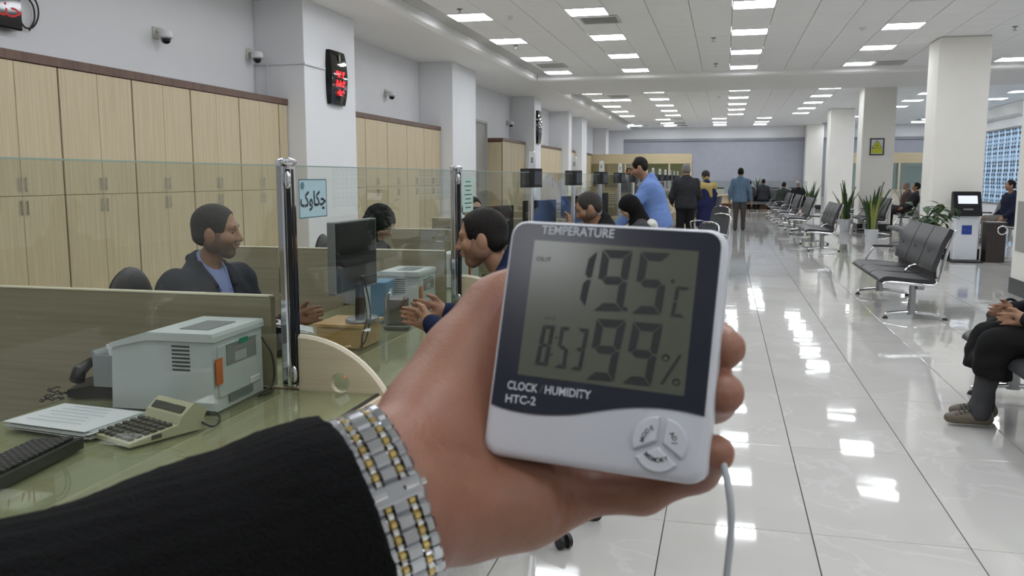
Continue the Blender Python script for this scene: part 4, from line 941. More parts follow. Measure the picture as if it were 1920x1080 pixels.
t2 = thing('far_screen', 'low clear glass screen on the far counter', 'glass screen', (1.1, 39.95, .72)); part('pane', MB().box((0, 0, .3), (4.8, .01, .6)), M_GLASS, t2); part('rod', MB().cyl((.9, -.02, 0), (.9, -.02, .62), .015, 8), M_STEEL, t2)
for k, (x, lb) in enumerate([(2.05, 'small white printer on the far counter beside the green plant'), (3.1, 'small white printer on the far counter near the last column'), (-.3, 'small white printer on the far counter behind the seated pair')]):
    t = thing('small_printer', lb, 'printer', (x, 40.15, .721)); part('body', MB().box((0, 0, .13), (.55, .35, .26), .03), M_WHITE, t); part('lid', MB().box((0, 0, .28), (.57, .36, .05), .01), mat('printer_lid_dark', (62, 64, 70), .4), t)
t = thing('counter_plant', 'small green plant standing on the far counter', 'potted plant', (1.42, 40.22, .721)); part('pot', MB().lathe([(.06, 0), (.09, .14)], n=14), M_POT, t)
for k in range(9): o = link('leaf', blades[k % 5], None, t, (0, 0, .12)); o.rotation_euler = (0, 0, k * .7); o.scale = (1.0, 1.3, .75)
# ------------------------------------------------------------------ people
def skin_mat(n, rgb): return mat('skin_' + n, rgb, .5, noise=.12, nscale=18)
SK1 = skin_mat('warm', (184, 142, 116)); SK2 = skin_mat('tan', (166, 124, 98)); SK3 = skin_mat('fair', (196, 160, 138))
M_HAIR = mat('hair_black', (30, 27, 25), .55, bump=.2, bscale=260, spec=.15); M_HAIRG = mat('hair_greying', (58, 55, 53), .55, bump=.2, bscale=260, spec=.15); M_HAIRS = mat('hair_silver', (122, 120, 118), .55, bump=.2, bscale=260, spec=.15)
M_STUB = mat('stubble', (112, 88, 74), .7); M_EYE = mat('eye_dark', (36, 28, 24), .15); M_EYEW = mat('eye_white', (160, 150, 144), .2)
def cloth(n, rgb, b=.25): return mat('cloth_' + n, rgb, .85, bump=b, bscale=45, spec=.2)
def V(*a): return np.array(a, float)
def human(label, loc, rz, pose='stand', res=.02, s=1.0, skin=SK1, hair=M_HAIR, hair_style='short', top=('shirt', (80, 110, 190)), bottom=(60, 60, 64), shoes=(30, 28, 28), lean=0.0, arms=None, head_yaw=0.0, head_pitch=0.0, fingers=False, beard=None, detail=False, extra=None, feet=None, legs=None, inner=None, twist=0.0, name='person', off=.0, seat_h=.45, group=None, side=0.0, skip=0, high_collar=False):
    """x = the person's own right, y = forward, z = up"""
    t = thing(name, label, 'person', loc, rz, group); t.scale = (s, s, s)
    sit = pose == 'sit'
    pel = V(0, 0, (seat_h + .09) if sit else .93)
    L = np.array(Matrix.Rotation(side, 3, 'Y')) @ np.array(Matrix.Rotation(-lean, 3, 'X')) @ np.array(Matrix.Rotation(twist, 3, 'Z'))
    J = lambda x, y, z: pel + L @ V(x, y, z)
    waist, chest, neckb = J(0, .0, .14), J(0, -.005, .33), J(0, -.02, .50)
    necku = J(0, .005, .565); hc = J(0, .035, .68)
    HR = np.array(Matrix.Rotation(head_yaw, 3, 'Z')) @ np.array(Matrix.Rotation(-head_pitch, 3, 'X'))
    HR = L @ HR if not sit or lean else HR
    H = lambda x, y, z: hc + HR @ V(x, y, z)
    sh = {d: J(d * .172, -.01, .432) for d in (-1, 1)}
    if arms is None:
        arms = {d: (J(d * .24, .02, .16), J(d * .24, .20, .02) if sit else J(d * .25, .08, -.10)) for d in (-1, 1)}
    else: arms = {d: tuple(V(*q) for q in arms[d]) for d in (-1, 1)}
    if legs is not None: lg = {d: tuple(V(*q) for q in legs[d]) for d in (-1, 1)}
    elif sit: lg = {d: (V(d * .12, .43, seat_h + .06), V(d * .12, .44, .09)) for d in (-1, 1)}
    else: lg = {d: (V(d * .095, .02, .50), V(d * .10, -.02, .085)) for d in (-1, 1)}
    hip = {d: pel + V(d * .09, .0, -.02) for d in (-1, 1)}
    # --- one body
    B = Field(.03)
    def torso(F, g=0.0):
        F.cone(pel + V(-.07, 0, 0), pel + V(.07, 0, 0), .115 + g, k=.06)
        F.cone(waist - L @ V(.06, 0, 0), waist + L @ V(.06, 0, 0), .105 + g, k=.08); F.cone(pel, waist, .12 + g, .11 + g, k=.05)
        F.cone(chest - L @ V(.085, 0, 0), chest + L @ V(.085, 0, 0), .112 + g, k=.08); F.cone(waist, chest, .115 + g, .12 + g, k=.05)
        F.cone(sh[-1], sh[1], .062 + g, k=.07); F.cone(chest, neckb, .10 + g, .06 + g, k=.06)
    def armf(F, d, g=0.0, g2=None):
        e, w = arms[d]; F.chain([sh[d], e], [.050 + g * .8, .043 + g], .04); F.chain([e, w], [.043 + g, .03 + (g if g2 is None else g2)], .02)
    def legf(F, d, g=0.0):
        F.chain([hip[d], lg[d][0]], [.088 + g, .062 + g], .05); F.chain([lg[d][0], lg[d][1]], [.06 + g, .042 + g], .03)
    torso(B, -.008)
    for d in (-1, 1):
        if d != skip: armf(B, d, -.006, .0)
        legf(B, d, -.008)
    B.cone(neckb, necku, .056, .052, k=.03)
    B.ell(H(0, -.012, .03), (.074, .094, .088), HR, k=.02)                       # skull
    B.cone(H(0, .03, -.03), H(0, .052, -.082), .058, .030, k=.03)               # face to chin
    B.cone(H(-.035, .0, -.045), H(.035, 0, -.045), .042, k=.04)                 # jaw
    B.cone(H(-.04, .062, -.02), H(.04, .062, -.02), .024, k=.02)               # cheeks
    B.cone(H(0, .085, .018), H(0, .108, -.024), .008, .0115, k=.012)            # nose
    B.cone(H(-.011, .096, -.028), H(.011, .096, -.028), .008, k=.01)
    B.cone(H(-.035, .074, .03), H(.035, .074, .03), .014, k=.016)              # brow
    B.cone(H(-.02, .088, -.056), H(.02, .088, -.056), .009, k=.01)             # lips
    if detail:
        for d in (-1, 1): B.ell(H(d * .032, .088, .008), (.017, .012, .011), HR, k=.01, sub=True)
        B.cone(H(-.02, .1005, -.0575), H(.02, .1005, -.0575), .003, k=.004, sub=True)
    for d in (-1, 1): B.ell(H(d * .079, -.008, -.008), (.010, .022, .034), HR, k=.008)
    # hands
    for d in (-1, 1):
        if d == skip: continue
        e, w = arms[d]; f = (w - e) / np.linalg.norm(w - e); up = V(0, 0, 1) - f * f[2]
        if np.linalg.norm(up) < .1: up = V(d, 0, 0) * -1 - f * (f @ (V(d, 0, 0) * -1))
        up /= np.linalg.norm(up); sd = np.cross(f, up)
        p = w + f * .05
        B.cone(w, w + f * .03, .028, .03, k=.02); B.cone(w + f * .035 - up * .022, w + f * .085 - up * .026, .016, .014, k=.02); B.cone(w + f * .035 + up * .02, w + f * .085 + up * .024, .017, .014, k=.02)
        if fingers:
            for i in range(4):
                o = (i - 1.5) * .0195; a0 = w + f * .09 - up * o; ln = (.038, .044, .04, .03)[i]
                cu = sd * (-d) * -1
                a1 = a0 + f * ln + cu * .010; a2 = a1 + f * ln * .55 + cu * .022
                B.chain([a0, a1, a2], [.0095, .0085, .007], .006)
            a0 = w + f * .035 + up * .032; a1 = a0 + f * .035 + up * .022; B.chain([a0, a1, a1 + f * .032 + up * .006], [.012, .0105, .008], .008)
        else:
            B.cone(w + f * .09, w + f * .165, .03, .014, k=.02); B.cone(w + f * .03 + up * .03, w + f * .085 + up * .05, .013, .01, k=.01)
    link('body', B.mesh('body', res), skin, t)
    nm = label.split()
    # --- upper clothing
    kind, rgb = top[0], top[1]; tm = cloth('top_%d_%d_%d' % rgb, rgb)
    g = {'shirt': .012, 'sweater': .02, 'jacket': .026, 'coat': .03}[kind] + off
    T = Field(.03); torso(T, g)
    hem = pel + L @ V(0, 0, -.06 if kind in ('shirt', 'sweater') else -.14)
    if kind == 'coat':
        if sit:
            for d in (-1, 1): T.cone(hip[d], lg[d][0] * .9 + hip[d] * .1, .115, .09, k=.08)
        else: T.cone(pel, pel + V(0, 0, -.45), .17, .21, k=.06); hem = pel + V(0, 0, -.50)
    elif kind == 'jacket': T.cone(pel + V(-.07, 0, -.08), pel + V(.07, 0, -.08), .118 + g, k=.06)
    T.chain([neckb + L @ V(0, -.012, -.02), neckb + L @ V(0, -.012, .028)], [.075 + g * .4, .063 + g * .3], .03)
    T.wr = (.004 if res < .015 else .005, 38)
    if not (sit and kind == 'coat'): T.cut(hem, -(L @ V(0, 0, 1)))
    T.cut(neckb + L @ V(0, .03, .035), L @ V(0, .62, .78))
    if inner:
        for q, r0, r1 in ((.47, .05, .016),): T.cone(J(0, .10, q), J(0, .19, .13), r0, r1, k=.008, sub=True)
    for d in (-1, 1):
        if d != skip: armf(T, d, g * .75, .014)
    o = link(kind, T.mesh('top', max(res, .008)), tm, t)
    if inner:
        S = Field(.03); torso(S, .008); S.chain([neckb + L @ V(0, -.01, -.02), neckb + L @ V(0, -.005, .035)], [.07, .062], .02); S.cut(neckb + L @ V(0, .03, .05), L @ V(0, .7, .7)); S.cut(waist, -(L @ V(0, 0, 1))); link('shirt', S.mesh('shirt', .009), inner, t)
    if detail and kind in ('jacket', 'shirt'):
        C = Field(.012)
        for d in (-1, 1): C.chain([neckb + L @ V(0, -.075, .055), neckb + L @ V(d * .055, -.045, .05), neckb + L @ V(d * .068, .02, .028), J(d * (.055 if inner else .03), .10, .45)], [.018, .019, .019, .013])
        link('collar', C.mesh('collar', .006), tm, t)
        if inner:
            for d in (-1, 1):
                Q = Field(.01); Q.chain([neckb + L @ V(d * .072, .04, -.02), J(d * .085, .125, .36), J(d * .04, .155, .17)], [.013, .018, .009]); link('lapel', Q.mesh('lapel', .007), tm, t)
                Q = Field(.006); Q.chain([neckb + L @ V(d * .06, .01, .045), neckb + L @ V(d * .045, .06, .012), J(d * .03, .105, .43)], [.010, .011, .005]); link('shirt_collar', Q.mesh('scol', .005), inner, t)
    if high_collar:
        C = Field(.03); C.cone(neckb + L @ V(0, -.03, -.05), necku + L @ V(0, -.035, -.005), .100, .080, k=.02); C.cone(sh[-1] * .6 + neckb * .4, sh[1] * .6 + neckb * .4, .085, k=.04); C.cut(neckb + L @ V(0, .03, .045), L @ V(0, .72, .70)); C.cut(neckb + L @ V(0, 0, -.12), L @ V(0, 0, -1)); C.wr = (.003, 50)
        link('raised_collar', C.mesh('raised_collar', .008), tm, t)
    # --- lower clothing
    bm_ = cloth('bottom_%d_%d_%d' % bottom, bottom); P = Field(.03)
    P.cone(pel + V(-.07, 0, 0), pel + V(.07, 0, 0), .120, k=.06); P.cone(pel, waist, .122, .11, k=.04)
    P.cut(waist + L @ V(0, 0, -.02), L @ V(0, 0, 1))
    for d in (-1, 1): legf(P, d, .012); P.cone(lg[d][1] + V(0, 0, .02), lg[d][1] + V(0, 0, -.02), .058, .062, k=.02)
    P.wr = (.003, 34); P.plane(V(0, 0, .045), V(0, 0, -1))
    link('trousers', P.mesh('trousers', max(res, .01)), bm_, t)
    for d in (-1, 1):
        a = lg[d][1]; fd = V(d * .03, 1, 0) if feet is None else V(*feet[d]); fd /= np.linalg.norm(fd); lowz = a[2] - .05
        S = Field(.02); S.cone(a + V(0, 0, -.03) - fd * .03, a * V(1, 1, 0) + V(0, 0, max(.038, lowz)) + fd * .12, .042, .036, k=.02); S.cone(a * V(1, 1, 0) + V(0, 0, max(.035, lowz)) - fd * .04, a * V(1, 1, 0) + V(0, 0, max(.03, lowz - .004)) + fd * .16, .038, .03, k=.02)
        S.plane(V(0, 0, max(0.0, lowz - .034)), V(0, 0, -1)); link('shoe', S.mesh('shoe', max(res * .8, .008)), mat('shoe_%d_%d_%d' % shoes, shoes, .4), t)
    # --- hair
    if hair_style in ('short', 'thin', 'cap', 'bald'):
        Q = Field(.02); e = {'short': .0055, 'thin': .005, 'cap': .016, 'bald': .003}[hair_style]
        Q.ell(H(0, -.014, .032), (.075 + e, .096 + e, .088 + e), HR); Q.cone(H(-.035, -.052, -.02), H(.035, -.052, -.02), .042, k=.03)
        for d in (-1, 1): Q.cone(H(d * .068, .012, .02), H(d * .066, .014, -.02), .011, .007, k=.01)
        if hair_style in ('short', 'thin', 'bald'): Q.wr = (.0012, 300)
        Q.ell(H(0, .136, .006), (.090, .104, .116), HR, k=.012, sub=True)
        Q.plane(H(0, 0, -.05), HR @ V(0, .35, -1))
        for d in (-1, 1): Q.ell(H(d * .082, -.004, -.012), (.02, .022, .03), HR, k=.005, sub=True)
        if hair_style in ('thin',): Q.ell(H(0, .06, .10), (.05, .06, .035), HR, k=.02, sub=True)
        if hair_style == 'bald': Q.ell(H(0, .01, .13), (.075, .11, .07), HR, k=.02, sub=True)
        link('hair' if hair_style != 'cap' else 'cap', Q.mesh('hair', max(res * .75, .0045)), hair, t)
    elif hair_style == 'scarf':
        Q = Field(.03); Q.ell(H(0, -.012, .028), (.092, .112, .106), HR); Q.cone(H(0, -.03, -.05), neckb + V(0, -.02, .03), .085, .085, k=.04)
        Q.cone(neckb, chest + L @ V(0, .02, .02), .10, .14, k=.05); Q.cone(sh[-1] * .8 + neckb * .2, sh[1] * .8 + neckb * .2, .07, k=.05)
        Q.ell(H(0, .115, -.018), (.060, .075, .082), HR, k=.012, sub=True); Q.wr = (.003, 60)
        link('headscarf', Q.mesh('scarf', max(res, .008)), hair, t)
    if detail:
        for d in (-1, 1):
            e = part('eye', MB().ball((0, 0, 0), .0108, 12, 8), M_EYEW, t, True, loc=H(d * .032, .0695, .008)); ir = HR @ V(d * .001, .0072, -.001)
            part('iris', MB().ball(tuple(ir), .0056, 10, 6), M_EYE, e, True)
            Q = Field(.004); Q.chain([H(d * .012, .0875, .030), H(d * .032, .0845, .035), H(d * .050, .070, .030)], [.0035, .004, .0025]); link('eyebrow', Q.mesh('brow', .004), hair if hair_style != 'scarf' else M_HAIR, t)
    if beard:
        Q = Field(.02); Q.cone(H(0, .035, -.04), H(0, .053, -.083), .0595, .032, k=.03); Q.cone(H(-.036, .0, -.046), H(.036, 0, -.046), .0435, k=.04)
        for d in (-1, 1): Q.cone(H(d * .058, .018, -.0), H(d * .05, .02, -.05), .016, k=.02)
        Q.cone(H(-.02, .094, -.045), H(.02, .094, -.045), .006, k=.01)
        Q.ell(H(0, .10, -.002), (.052, .05, .040), HR, k=.012, sub=True); Q.ell(H(0, .105, -.057), (.018, .02, .008), HR, k=.006, sub=True); Q.off = .0012
        link('beard', Q.mesh('beard', max(res * .7, .005)), beard, t)
    t['_j'] = 0; del t['_j']
    return t, H, J
def face(dx, dy): return math.atan2(-dx, dy)      # heading so that local +y points along (dx,dy)
# suited clerk
n_, H_, J_ = human('grey-suited male clerk with stubble seated behind the glass looking sideways', (-2.22, 3.33, 0), face(1, -.25), 'sit', .0065, .97, SK2, M_HAIRG, 'short', ('jacket', (58, 60, 66)), (40, 40, 44), lean=.10, head_yaw=.50, beard=M_STUB, detail=True, fingers=True, inner=cloth('blue_shirt', (150, 160, 206), .1), seat_h=.50,
    arms={-1: ((-.27, .13, .78), (-.20, .38, .86)), 1: ((.27, .13, .78), (.16, .42, .88))})
# headscarf clerk
n_, H_, J_ = human('female clerk in black headscarf bent over her desk behind the second glass', (-2.56, 5.62, 0), face(1, -.15), 'sit', .008, 1.0, SK3, cloth('scarf_black', (24, 23, 26)), 'scarf', ('coat', (28, 28, 32)), (30, 30, 34), lean=.32, head_pitch=.25, head_yaw=.15, detail=True, seat_h=.42,
    arms={-1: ((-.26, .22, .74), (-.16, .46, .84)), 1: ((.26, .22, .74), (.16, .46, .84))})
hr = Matrix(np.array(Matrix.Rotation(-.25 - .30, 3, 'X')).tolist())
g = MB()
for d in (-1, 1):
    c = [H_(d * .034 + .024 * math.cos(a), .099, .004 + .019 * math.sin(a)) for a in [i * math.pi / 7 for i in range(15)]]; g.tube(c, .0018, 5); g.tube([H_(d * .058, .098, .008), H_(d * .085, .0, .012)], .0016, 5)
part('spectacles', g, M_STEEL, n_)
# customer in navy jacket
NJ = cloth('navy_collar', (30, 38, 66))
human('male customer in a navy jacket seated at the counter facing the suited clerk', (-.71, 3.46, 0), face(-1, -.15), 'sit', .0065, 1.0, SK2, M_HAIR, 'short', ('jacket', (28, 36, 64)), (38, 38, 46), lean=.34, beard=mat('stubble_fine', (140, 106, 86), .7), detail=True, fingers=True, head_pitch=-.18, inner=None, seat_h=.49, off=.008, high_collar=True,
    arms={-1: ((-.28, .26, .82), (-.16, .44, .87)), 1: ((.28, .26, .82), (.17, .44, .87))})
# customer in black jacket, hand at the mouth
human('male customer in a black jacket leaning on the ledge with hand at mouth', (-.80, 6.6, 0), face(-1, -.25), 'sit', .01, 1.0, SK2, M_HAIRG, 'short', ('jacket', (26, 26, 28)), (30, 30, 34), lean=.26, beard=M_STUB, detail=True, fingers=True, head_pitch=.2, seat_h=.49, high_collar=True, off=.01,
    arms={-1: ((-.22, .36, .82), (-.06, .36, 1.06)), 1: ((.26, .30, .80), (.12, .42, .86))})
# woman in hooded coat
w_, H_, J_ = human('woman in black headscarf and grey hooded coat seated with head bowed', (-.72, 8.5, 0), face(-1, -.15), 'sit', .012, .96, SK3, cloth('scarf_jet', (20, 19, 21)), 'scarf', ('coat', (66, 66, 70)), (30, 30, 34), lean=.22, head_pitch=.45, seat_h=.47, off=.012)
Q = Field(.04); Q.ell(J_(0, -.13, .47), (.16, .06, .055), k=.02); Q.ell(J_(0, -.15, .42), (.12, .05, .08), k=.04); link('hood', Q.mesh('hood', .014), cloth('hood_white', (212, 210, 204)), w_)
# man in blue shirt
human('standing man in a light blue shirt leaning towards the counter', (-.72, 10.0, 0), face(-1, -.05), 'stand', .011, 1.0, SK2, M_HAIR, 'thin', ('shirt', (114, 142, 200)), (48, 42, 46), lean=.30, head_pitch=.15, detail=True, off=.022,
    arms={-1: ((-.26, .30, 1.12), (-.20, .46, .92)), 1: ((.27, .24, 1.10), (.22, .44, .92))})
# man in dark sweater
human('standing grey-haired man in a dark sweater with his back turned', (-.72, 17.0, 0), face(-.25, 1), 'stand', .016, 1.0, SK2, M_HAIRS, 'short', ('sweater', (50, 50, 54)), (34, 32, 36), head_pitch=.05, off=.012, inner=None,
    arms={-1: ((-.27, .04, 1.10), (-.22, .22, .98)), 1: ((.27, .04, 1.10), (.22, .22, .98))})
# person in navy coat with ochre scarf
k_, H_, J_ = human('standing person in a navy coat with an ochre shawl and dark cap', (-.40, 19.4, 0), face(-.6, 1), 'stand', .018, .93, SK2, mat('cap_dark', (44, 36, 36), .8), 'cap', ('coat', (34, 38, 74)), (34, 36, 60))
Q = Field(.04); Q.cone(J_(-.17, -.02, .43), J_(.17, -.02, .43), .115, k=.06); Q.cone(J_(.0, -.08, .40), J_(.06, -.13, .22), .11, .05, k=.06); Q.ell(H_(0, -.02, -.03), (.085, .10, .08), k=.03); link('shawl', Q.mesh('shawl', .02), cloth('shawl_ochre', (168, 150, 96)), k_)
# walking man in denim
human('man in a denim jacket and grey trousers walking away down the aisle', (.42, 24.75, 0), face(.06, 1), 'stand', .016, 1.0, SK2, M_HAIR, 'short', ('jacket', (104, 128, 152)), (82, 78, 78), (44, 42, 44), off=-.006,
    legs={-1: ((-.10, .05, .50), (-.10, -.08, .09)), 1: ((.10, .06, .50), (.10, .12, .085))}, arms={-1: ((-.27, -.04, 1.10), (-.28, .06, .88)), 1: ((.27, -.02, 1.10), (.30, .02, .84))})
ph = thing('mobile_phone', 'black phone in the hand of the man in denim', 'phone', (.74, 24.82, .66)); part('body', MB().box((0, 0, .06), (.012, .07, .15), .006), M_BLACK, ph); part('lens', MB().box((.0065, .02, .11), (.002, .02, .02)), M_DARK, ph)
# seated pair far down the counter
human('seated person in a brown jacket far down the counter', (-.45, 27.0, 0), face(.3, -1), 'sit', .022, 1.0, SK3, M_HAIRS, 'bald', ('jacket', (76, 62, 58)), (60, 50, 50), head_pitch=.2)
human('seated person in dark clothes beside the brown jacket', (-.9, 28.2, 0), face(.6, -1), 'sit', .022, .98, SK2, M_HAIR, 'short', ('jacket', (44, 44, 46)), (52, 50, 50))
# pair on the far seat
human('seated man in a long dark coat and white shoes before the far counter', (1.62, 38.95, 0), face(.2, 1), 'sit', .024, 1.05, SK2, M_HAIR, 'short', ('coat', (46, 48, 52)), (36, 36, 40), (220, 220, 222), legs={-1: ((-.15, .25, .45), (-.22, .1, .09)), 1: ((.15, .25, .45), (.24, .1, .09))})
human('seated man half hidden beside the long dark coat', (1.05, 38.95, 0), face(.3, 1), 'sit', .026, 1.0, SK2, M_HAIR, 'short', ('jacket', (58, 54, 56)), (40, 40, 44), (210, 210, 212))
# pair at the end of the aisle row
human('seated bald man in a black overcoat at the end of the aisle row', (2.62, 33.3, 0), face(-.2, 1), 'sit', .022, 1.0, SK3, M_HAIRS, 'bald', ('coat', (28, 28, 30)), (30, 30, 34), lean=.1)
human('seated person in dark green beside the black overcoat', (2.15, 33.9, 0), face(.3, 1), 'sit', .024, .97, SK2, M_HAIR, 'short', ('jacket', (52, 58, 54)), (44, 44, 46))
# reclining man and neighbour past the columns
human('man in a dark jacket reclining with crossed legs on the seat past the columns', (5.12, 26.62, 0), face(-1, 0), 'sit', .018, 1.0, SK2, M_HAIR, 'cap', ('jacket', (52, 50, 54)), (66, 56, 54), (40, 38, 40), lean=-.28, legs={-1: ((-.10, .45, .56), (-.02, .78, .34)), 1: ((.12, .42, .62), (.05, .72, .42))})
human('man in brown seated close behind the reclining man', (5.22, 27.5, 0), face(-1, 0), 'sit', .022, 1.0, SK2, M_HAIRS, 'short', ('jacket', (84, 66, 64)), (50, 46, 48))
# man in navy jacket by the kiosk
human('seated man in a navy jacket and mask past the ticket kiosk', (6.20, 21.4, 0), face(-1, -.1), 'sit', .015, 1.05, SK2, M_HAIR, 'short', ('jacket', (34, 38, 58)), (120, 112, 104), (60, 58, 58), lean=-.02, off=.015)
# clerks standing far behind the glass
human('standing clerk in a grey cardigan facing the hall behind the far glass', (-2.6, 24.2, 0), face(.25, -1), 'stand', .016, 1.0, SK2, M_HAIR, 'short', ('sweater', (132, 136, 138)), (60, 60, 64), beard=M_STUB, detail=True)
human('standing clerk in a pale top half hidden beside the grey cardigan', (-2.62, 26.3, 0), face(1, -.6), 'stand', .02, 1.0, SK2, M_HAIR, 'short', ('sweater', (150, 150, 152)), (60, 60, 64))
human('clerk with dark hair seated low beside the pale green notice', (-2.30, 7.55, 0), face(1, -.8), 'sit', .012, .97, SK3, M_HAIR, 'short', ('jacket', (70, 72, 78)), (40, 40, 44), lean=.15, detail=True)
# person in black skirt on the near seat
def skirt_person():
    t, H, J = human('person in a long black skirt, grey leggings and khaki shoes on the near seat', (2.0, 5.50, 0), face(-1, .05), 'sit', .009, 1.0, SK2, cloth('scarf_black', (24, 23, 26)), 'scarf', ('coat', (26, 26, 28)), (70, 70, 72), (104, 94, 80), fingers=True, seat_h=.42,
        legs={-1: ((-.09, .45, .46), (-.08, .50, .10)), 1: ((.11, .43, .47), (.10, .44, .10))}, arms={-1: ((-.28, .10, .68), (-.14, .30, .66)), 1: ((.28, .10, .68), (.12, .32, .68))})
    Q = Field(.05)
    for d in (-1, 1): Q.cone((d * .11, .05, .53), (d * .11, .44, .51), .125, .085, k=.08); Q.cone((d * .11, .45, .49), (d * .12, .46, .27), .085, .105, k=.06)
    Q.cone((-.1, .47, .40), (.1, .47, .40), .08, k=.05); Q.wr = (.008, 26); Q.plane((0, 0, .24), (0, .15, -1)); link('skirt', Q.mesh('skirt', .011), cloth('skirt_black', (22, 22, 23)), t)
    for d in (-1, 1):
        L_ = MB()
        yb = .50 if d == -1 else .44
        for i in range(4): L_.tube([(d * .09 - .035, yb + .06 + i * .022, .105 - i * .011), (d * .09, yb + .065 + i * .022, .115 - i * .011), (d * .09 + .035, yb + .06 + i * .022, .105 - i * .011)], .004, 5)
        part('shoe_lace', L_, M_BLACK, t)
    return t
skirt_person()
bag = thing('shoulder_bag', 'dark crumpled cloth bag lying against the near seat armrest', 'bag', (1.80, 6.0, .445))
Q = Field(.04); Q.cone((-.05, 0, .10), (.10, 0, .10), .10, .09); Q.cone((-.08, 0, .14), (.05, .02, .17), .06, .05); Q.wr = (.012, 40); Q.plane((0, 0, .0), (0, 0, -1)); link('bag_body', Q.mesh('bag', .012), cloth('bag_grey', (62, 62, 60)), bag)
part('strap', MB().tube(spline([(-.08, 0, .2), (-.02, .0, .25), (.06, 0, .2)], 5), .01, 6), M_BLACK, bag, True)
# office chairs of the clerks
CHK = [((-2.30, 3.40), math.pi + .25, 'black high-backed chair behind the suited clerk'), ((-2.50, 5.75), math.pi + .3, 'black high-backed chair behind the headscarf clerk')]
for (x, y), rz, lb in CHK:
    t = thing('clerk_chair', lb, 'chair', (x, y, 0), rz)
    part('star_base', MB().tube([(-.28, 0, .06), (0, 0, .1), (.28, 0, .06)], .02, 8).tube([(0, -.28, .06), (0, 0, .1), (0, .28, .06)], .02, 8), M_BLACK, t); part('column', MB().cyl((0, 0, .02), (0, 0, .42), .03, 10), M_BLACK, t)
    part('seat', MB().box((0, 0, .45), (.46, .5, .07), .03), M_BLACK, t)
    Q = Field(.06); Q.ell((.30, 0, .86), (.055, .235, .20)); Q.ell((.28, 0, .66), (.05, .20, .14)); Q.cone((.22, 0, .46), (.27, 0, .62), .03)
    link('backrest', Q.mesh('backrest', .015), mat('chair_black', (34, 34, 37), .5), t)
# ------------------------------------------------------------------ the meter held in the hand
DX = Vector((0.99369208, -0.10795458, -0.030362)); DY = Vector((0.06071305, 0.29024858, 0.9550234)); DZ = Vector((-0.09428662, -0.95084256, 0.29497197)); DC = Vector((-0.04911996, 0.36104895, 1.38643295))
DM = Matrix(((DX.x, DY.x, DZ.x, DC.x), (DX.y, DY.y, DZ.y, DC.y), (DX.z, DY.z, DZ.z, DC.z), (0, 0, 0, 1)))
def dev(u, v):
    d = Vector(ray(u, v)); o = Vector(CC); k = (DC - o).dot(DZ) / d.dot(DZ); p = o + d * k - DC; return p.dot(DX), p.dot(DY)
meter = thing('temperature_meter', 'white and navy digital temperature and humidity meter held up in the hand', 'meter')
meter.matrix_world = DM
M_DEVW = mat('meter_white', (208, 210, 216), .32); M_NAVY = mat('meter_navy', (24, 28, 44), .22); M_LCD = mat('meter_lcd', (88, 91, 78), .18); M_SEG = mat('lcd_segment', (26, 29, 28), .4); M_SEGF = mat('lcd_segment_faint', (84, 87, 76), .4); M_LETW = mat('print_white', (198, 202, 206), .4)
W2, H2 = .0485, .0532
def layered(name, w, h, r, levels, m, parent):
    vs = []; fs = []; n = len(rrect(w, h, r))
    for ins, z in levels: vs += [(x, y, z) for x, y in rrect(w - 2 * ins, h - 2 * ins, max(r - ins, .001))]
    for k in range(len(levels) - 1):
        for i in range(n): j = (i + 1) % n; fs.append((k * n + i, k * n + j, (k + 1) * n + j, (k + 1) * n + i))
    fs.append(tuple(range(n))[::-1]); fs.append(tuple(range((len(levels) - 1) * n, len(levels) * n)))
    return part(name, MB().add(vs, fs), m, parent, 40)
layered('case', W2 * 2, H2 * 2, .0075, [(.004, -.021), (.001, -.019), (0, -.016), (0, -.004), (.0006, -.002), (.002, -.0006), (.004, 0)], M_DEVW, meter)
# navy front plate with the wavy lower edge
wave = [dev(*p) for p in [(912, 756), (950, 767), (990, 775), (1029, 778), (1075, 777), (1120, 771), (1160, 766), (1201, 764), (1245, 766), (1285, 772), (1326, 781)]]
wave[0] = (-W2 + .0024, wave[0][1]); wave[-1] = (W2 - .0026, wave[-1][1])
wv = [(p.x, p.y) for p in spline([(x, y, 0) for x, y in wave], 4)]
rr_ = rrect(W2 * 2 - .0048, H2 * 2 - .0042, .006); topc = rr_[:10]
poly = wv + [p for p in topc if p[1] > 0]
part('front_plate', MB().prism(poly, -.001, .0009), M_NAVY, meter)
lc = [dev(*p) for p in [(972, 702), (1283, 743), (1311, 472), (1004, 451)]]
part('lcd', MB().prism(lc, .0, .00105), M_LCD, meter)
def quad_map(tl, tr, bl, br):
    def f(a, b):   # a 0..1 left-right, b 0..1 top-bottom
        u = (1 - b) * ((1 - a) * tl[0] + a * tr[0]) + b * ((1 - a) * bl[0] + a * br[0]); v = (1 - b) * ((1 - a) * tl[1] + a * tr[1]) + b * ((1 - a) * bl[1] + a * br[1]); return dev(u, v)
    return f
SEGS = {'0': 'abcdef', '1': 'bc', '2': 'abged', '3': 'abgcd', '4': 'fgbc', '5': 'afgcd', '6': 'afgecd', '7': 'abc', '8': 'abcdefg', '9': 'abfgcd', 'C': 'afed'}
c7 = lambda x, y: (880 + x * .29630, 380 + y * .29630); c8 = lambda x, y: (860 + x * .30208, 640 + y * .30208)
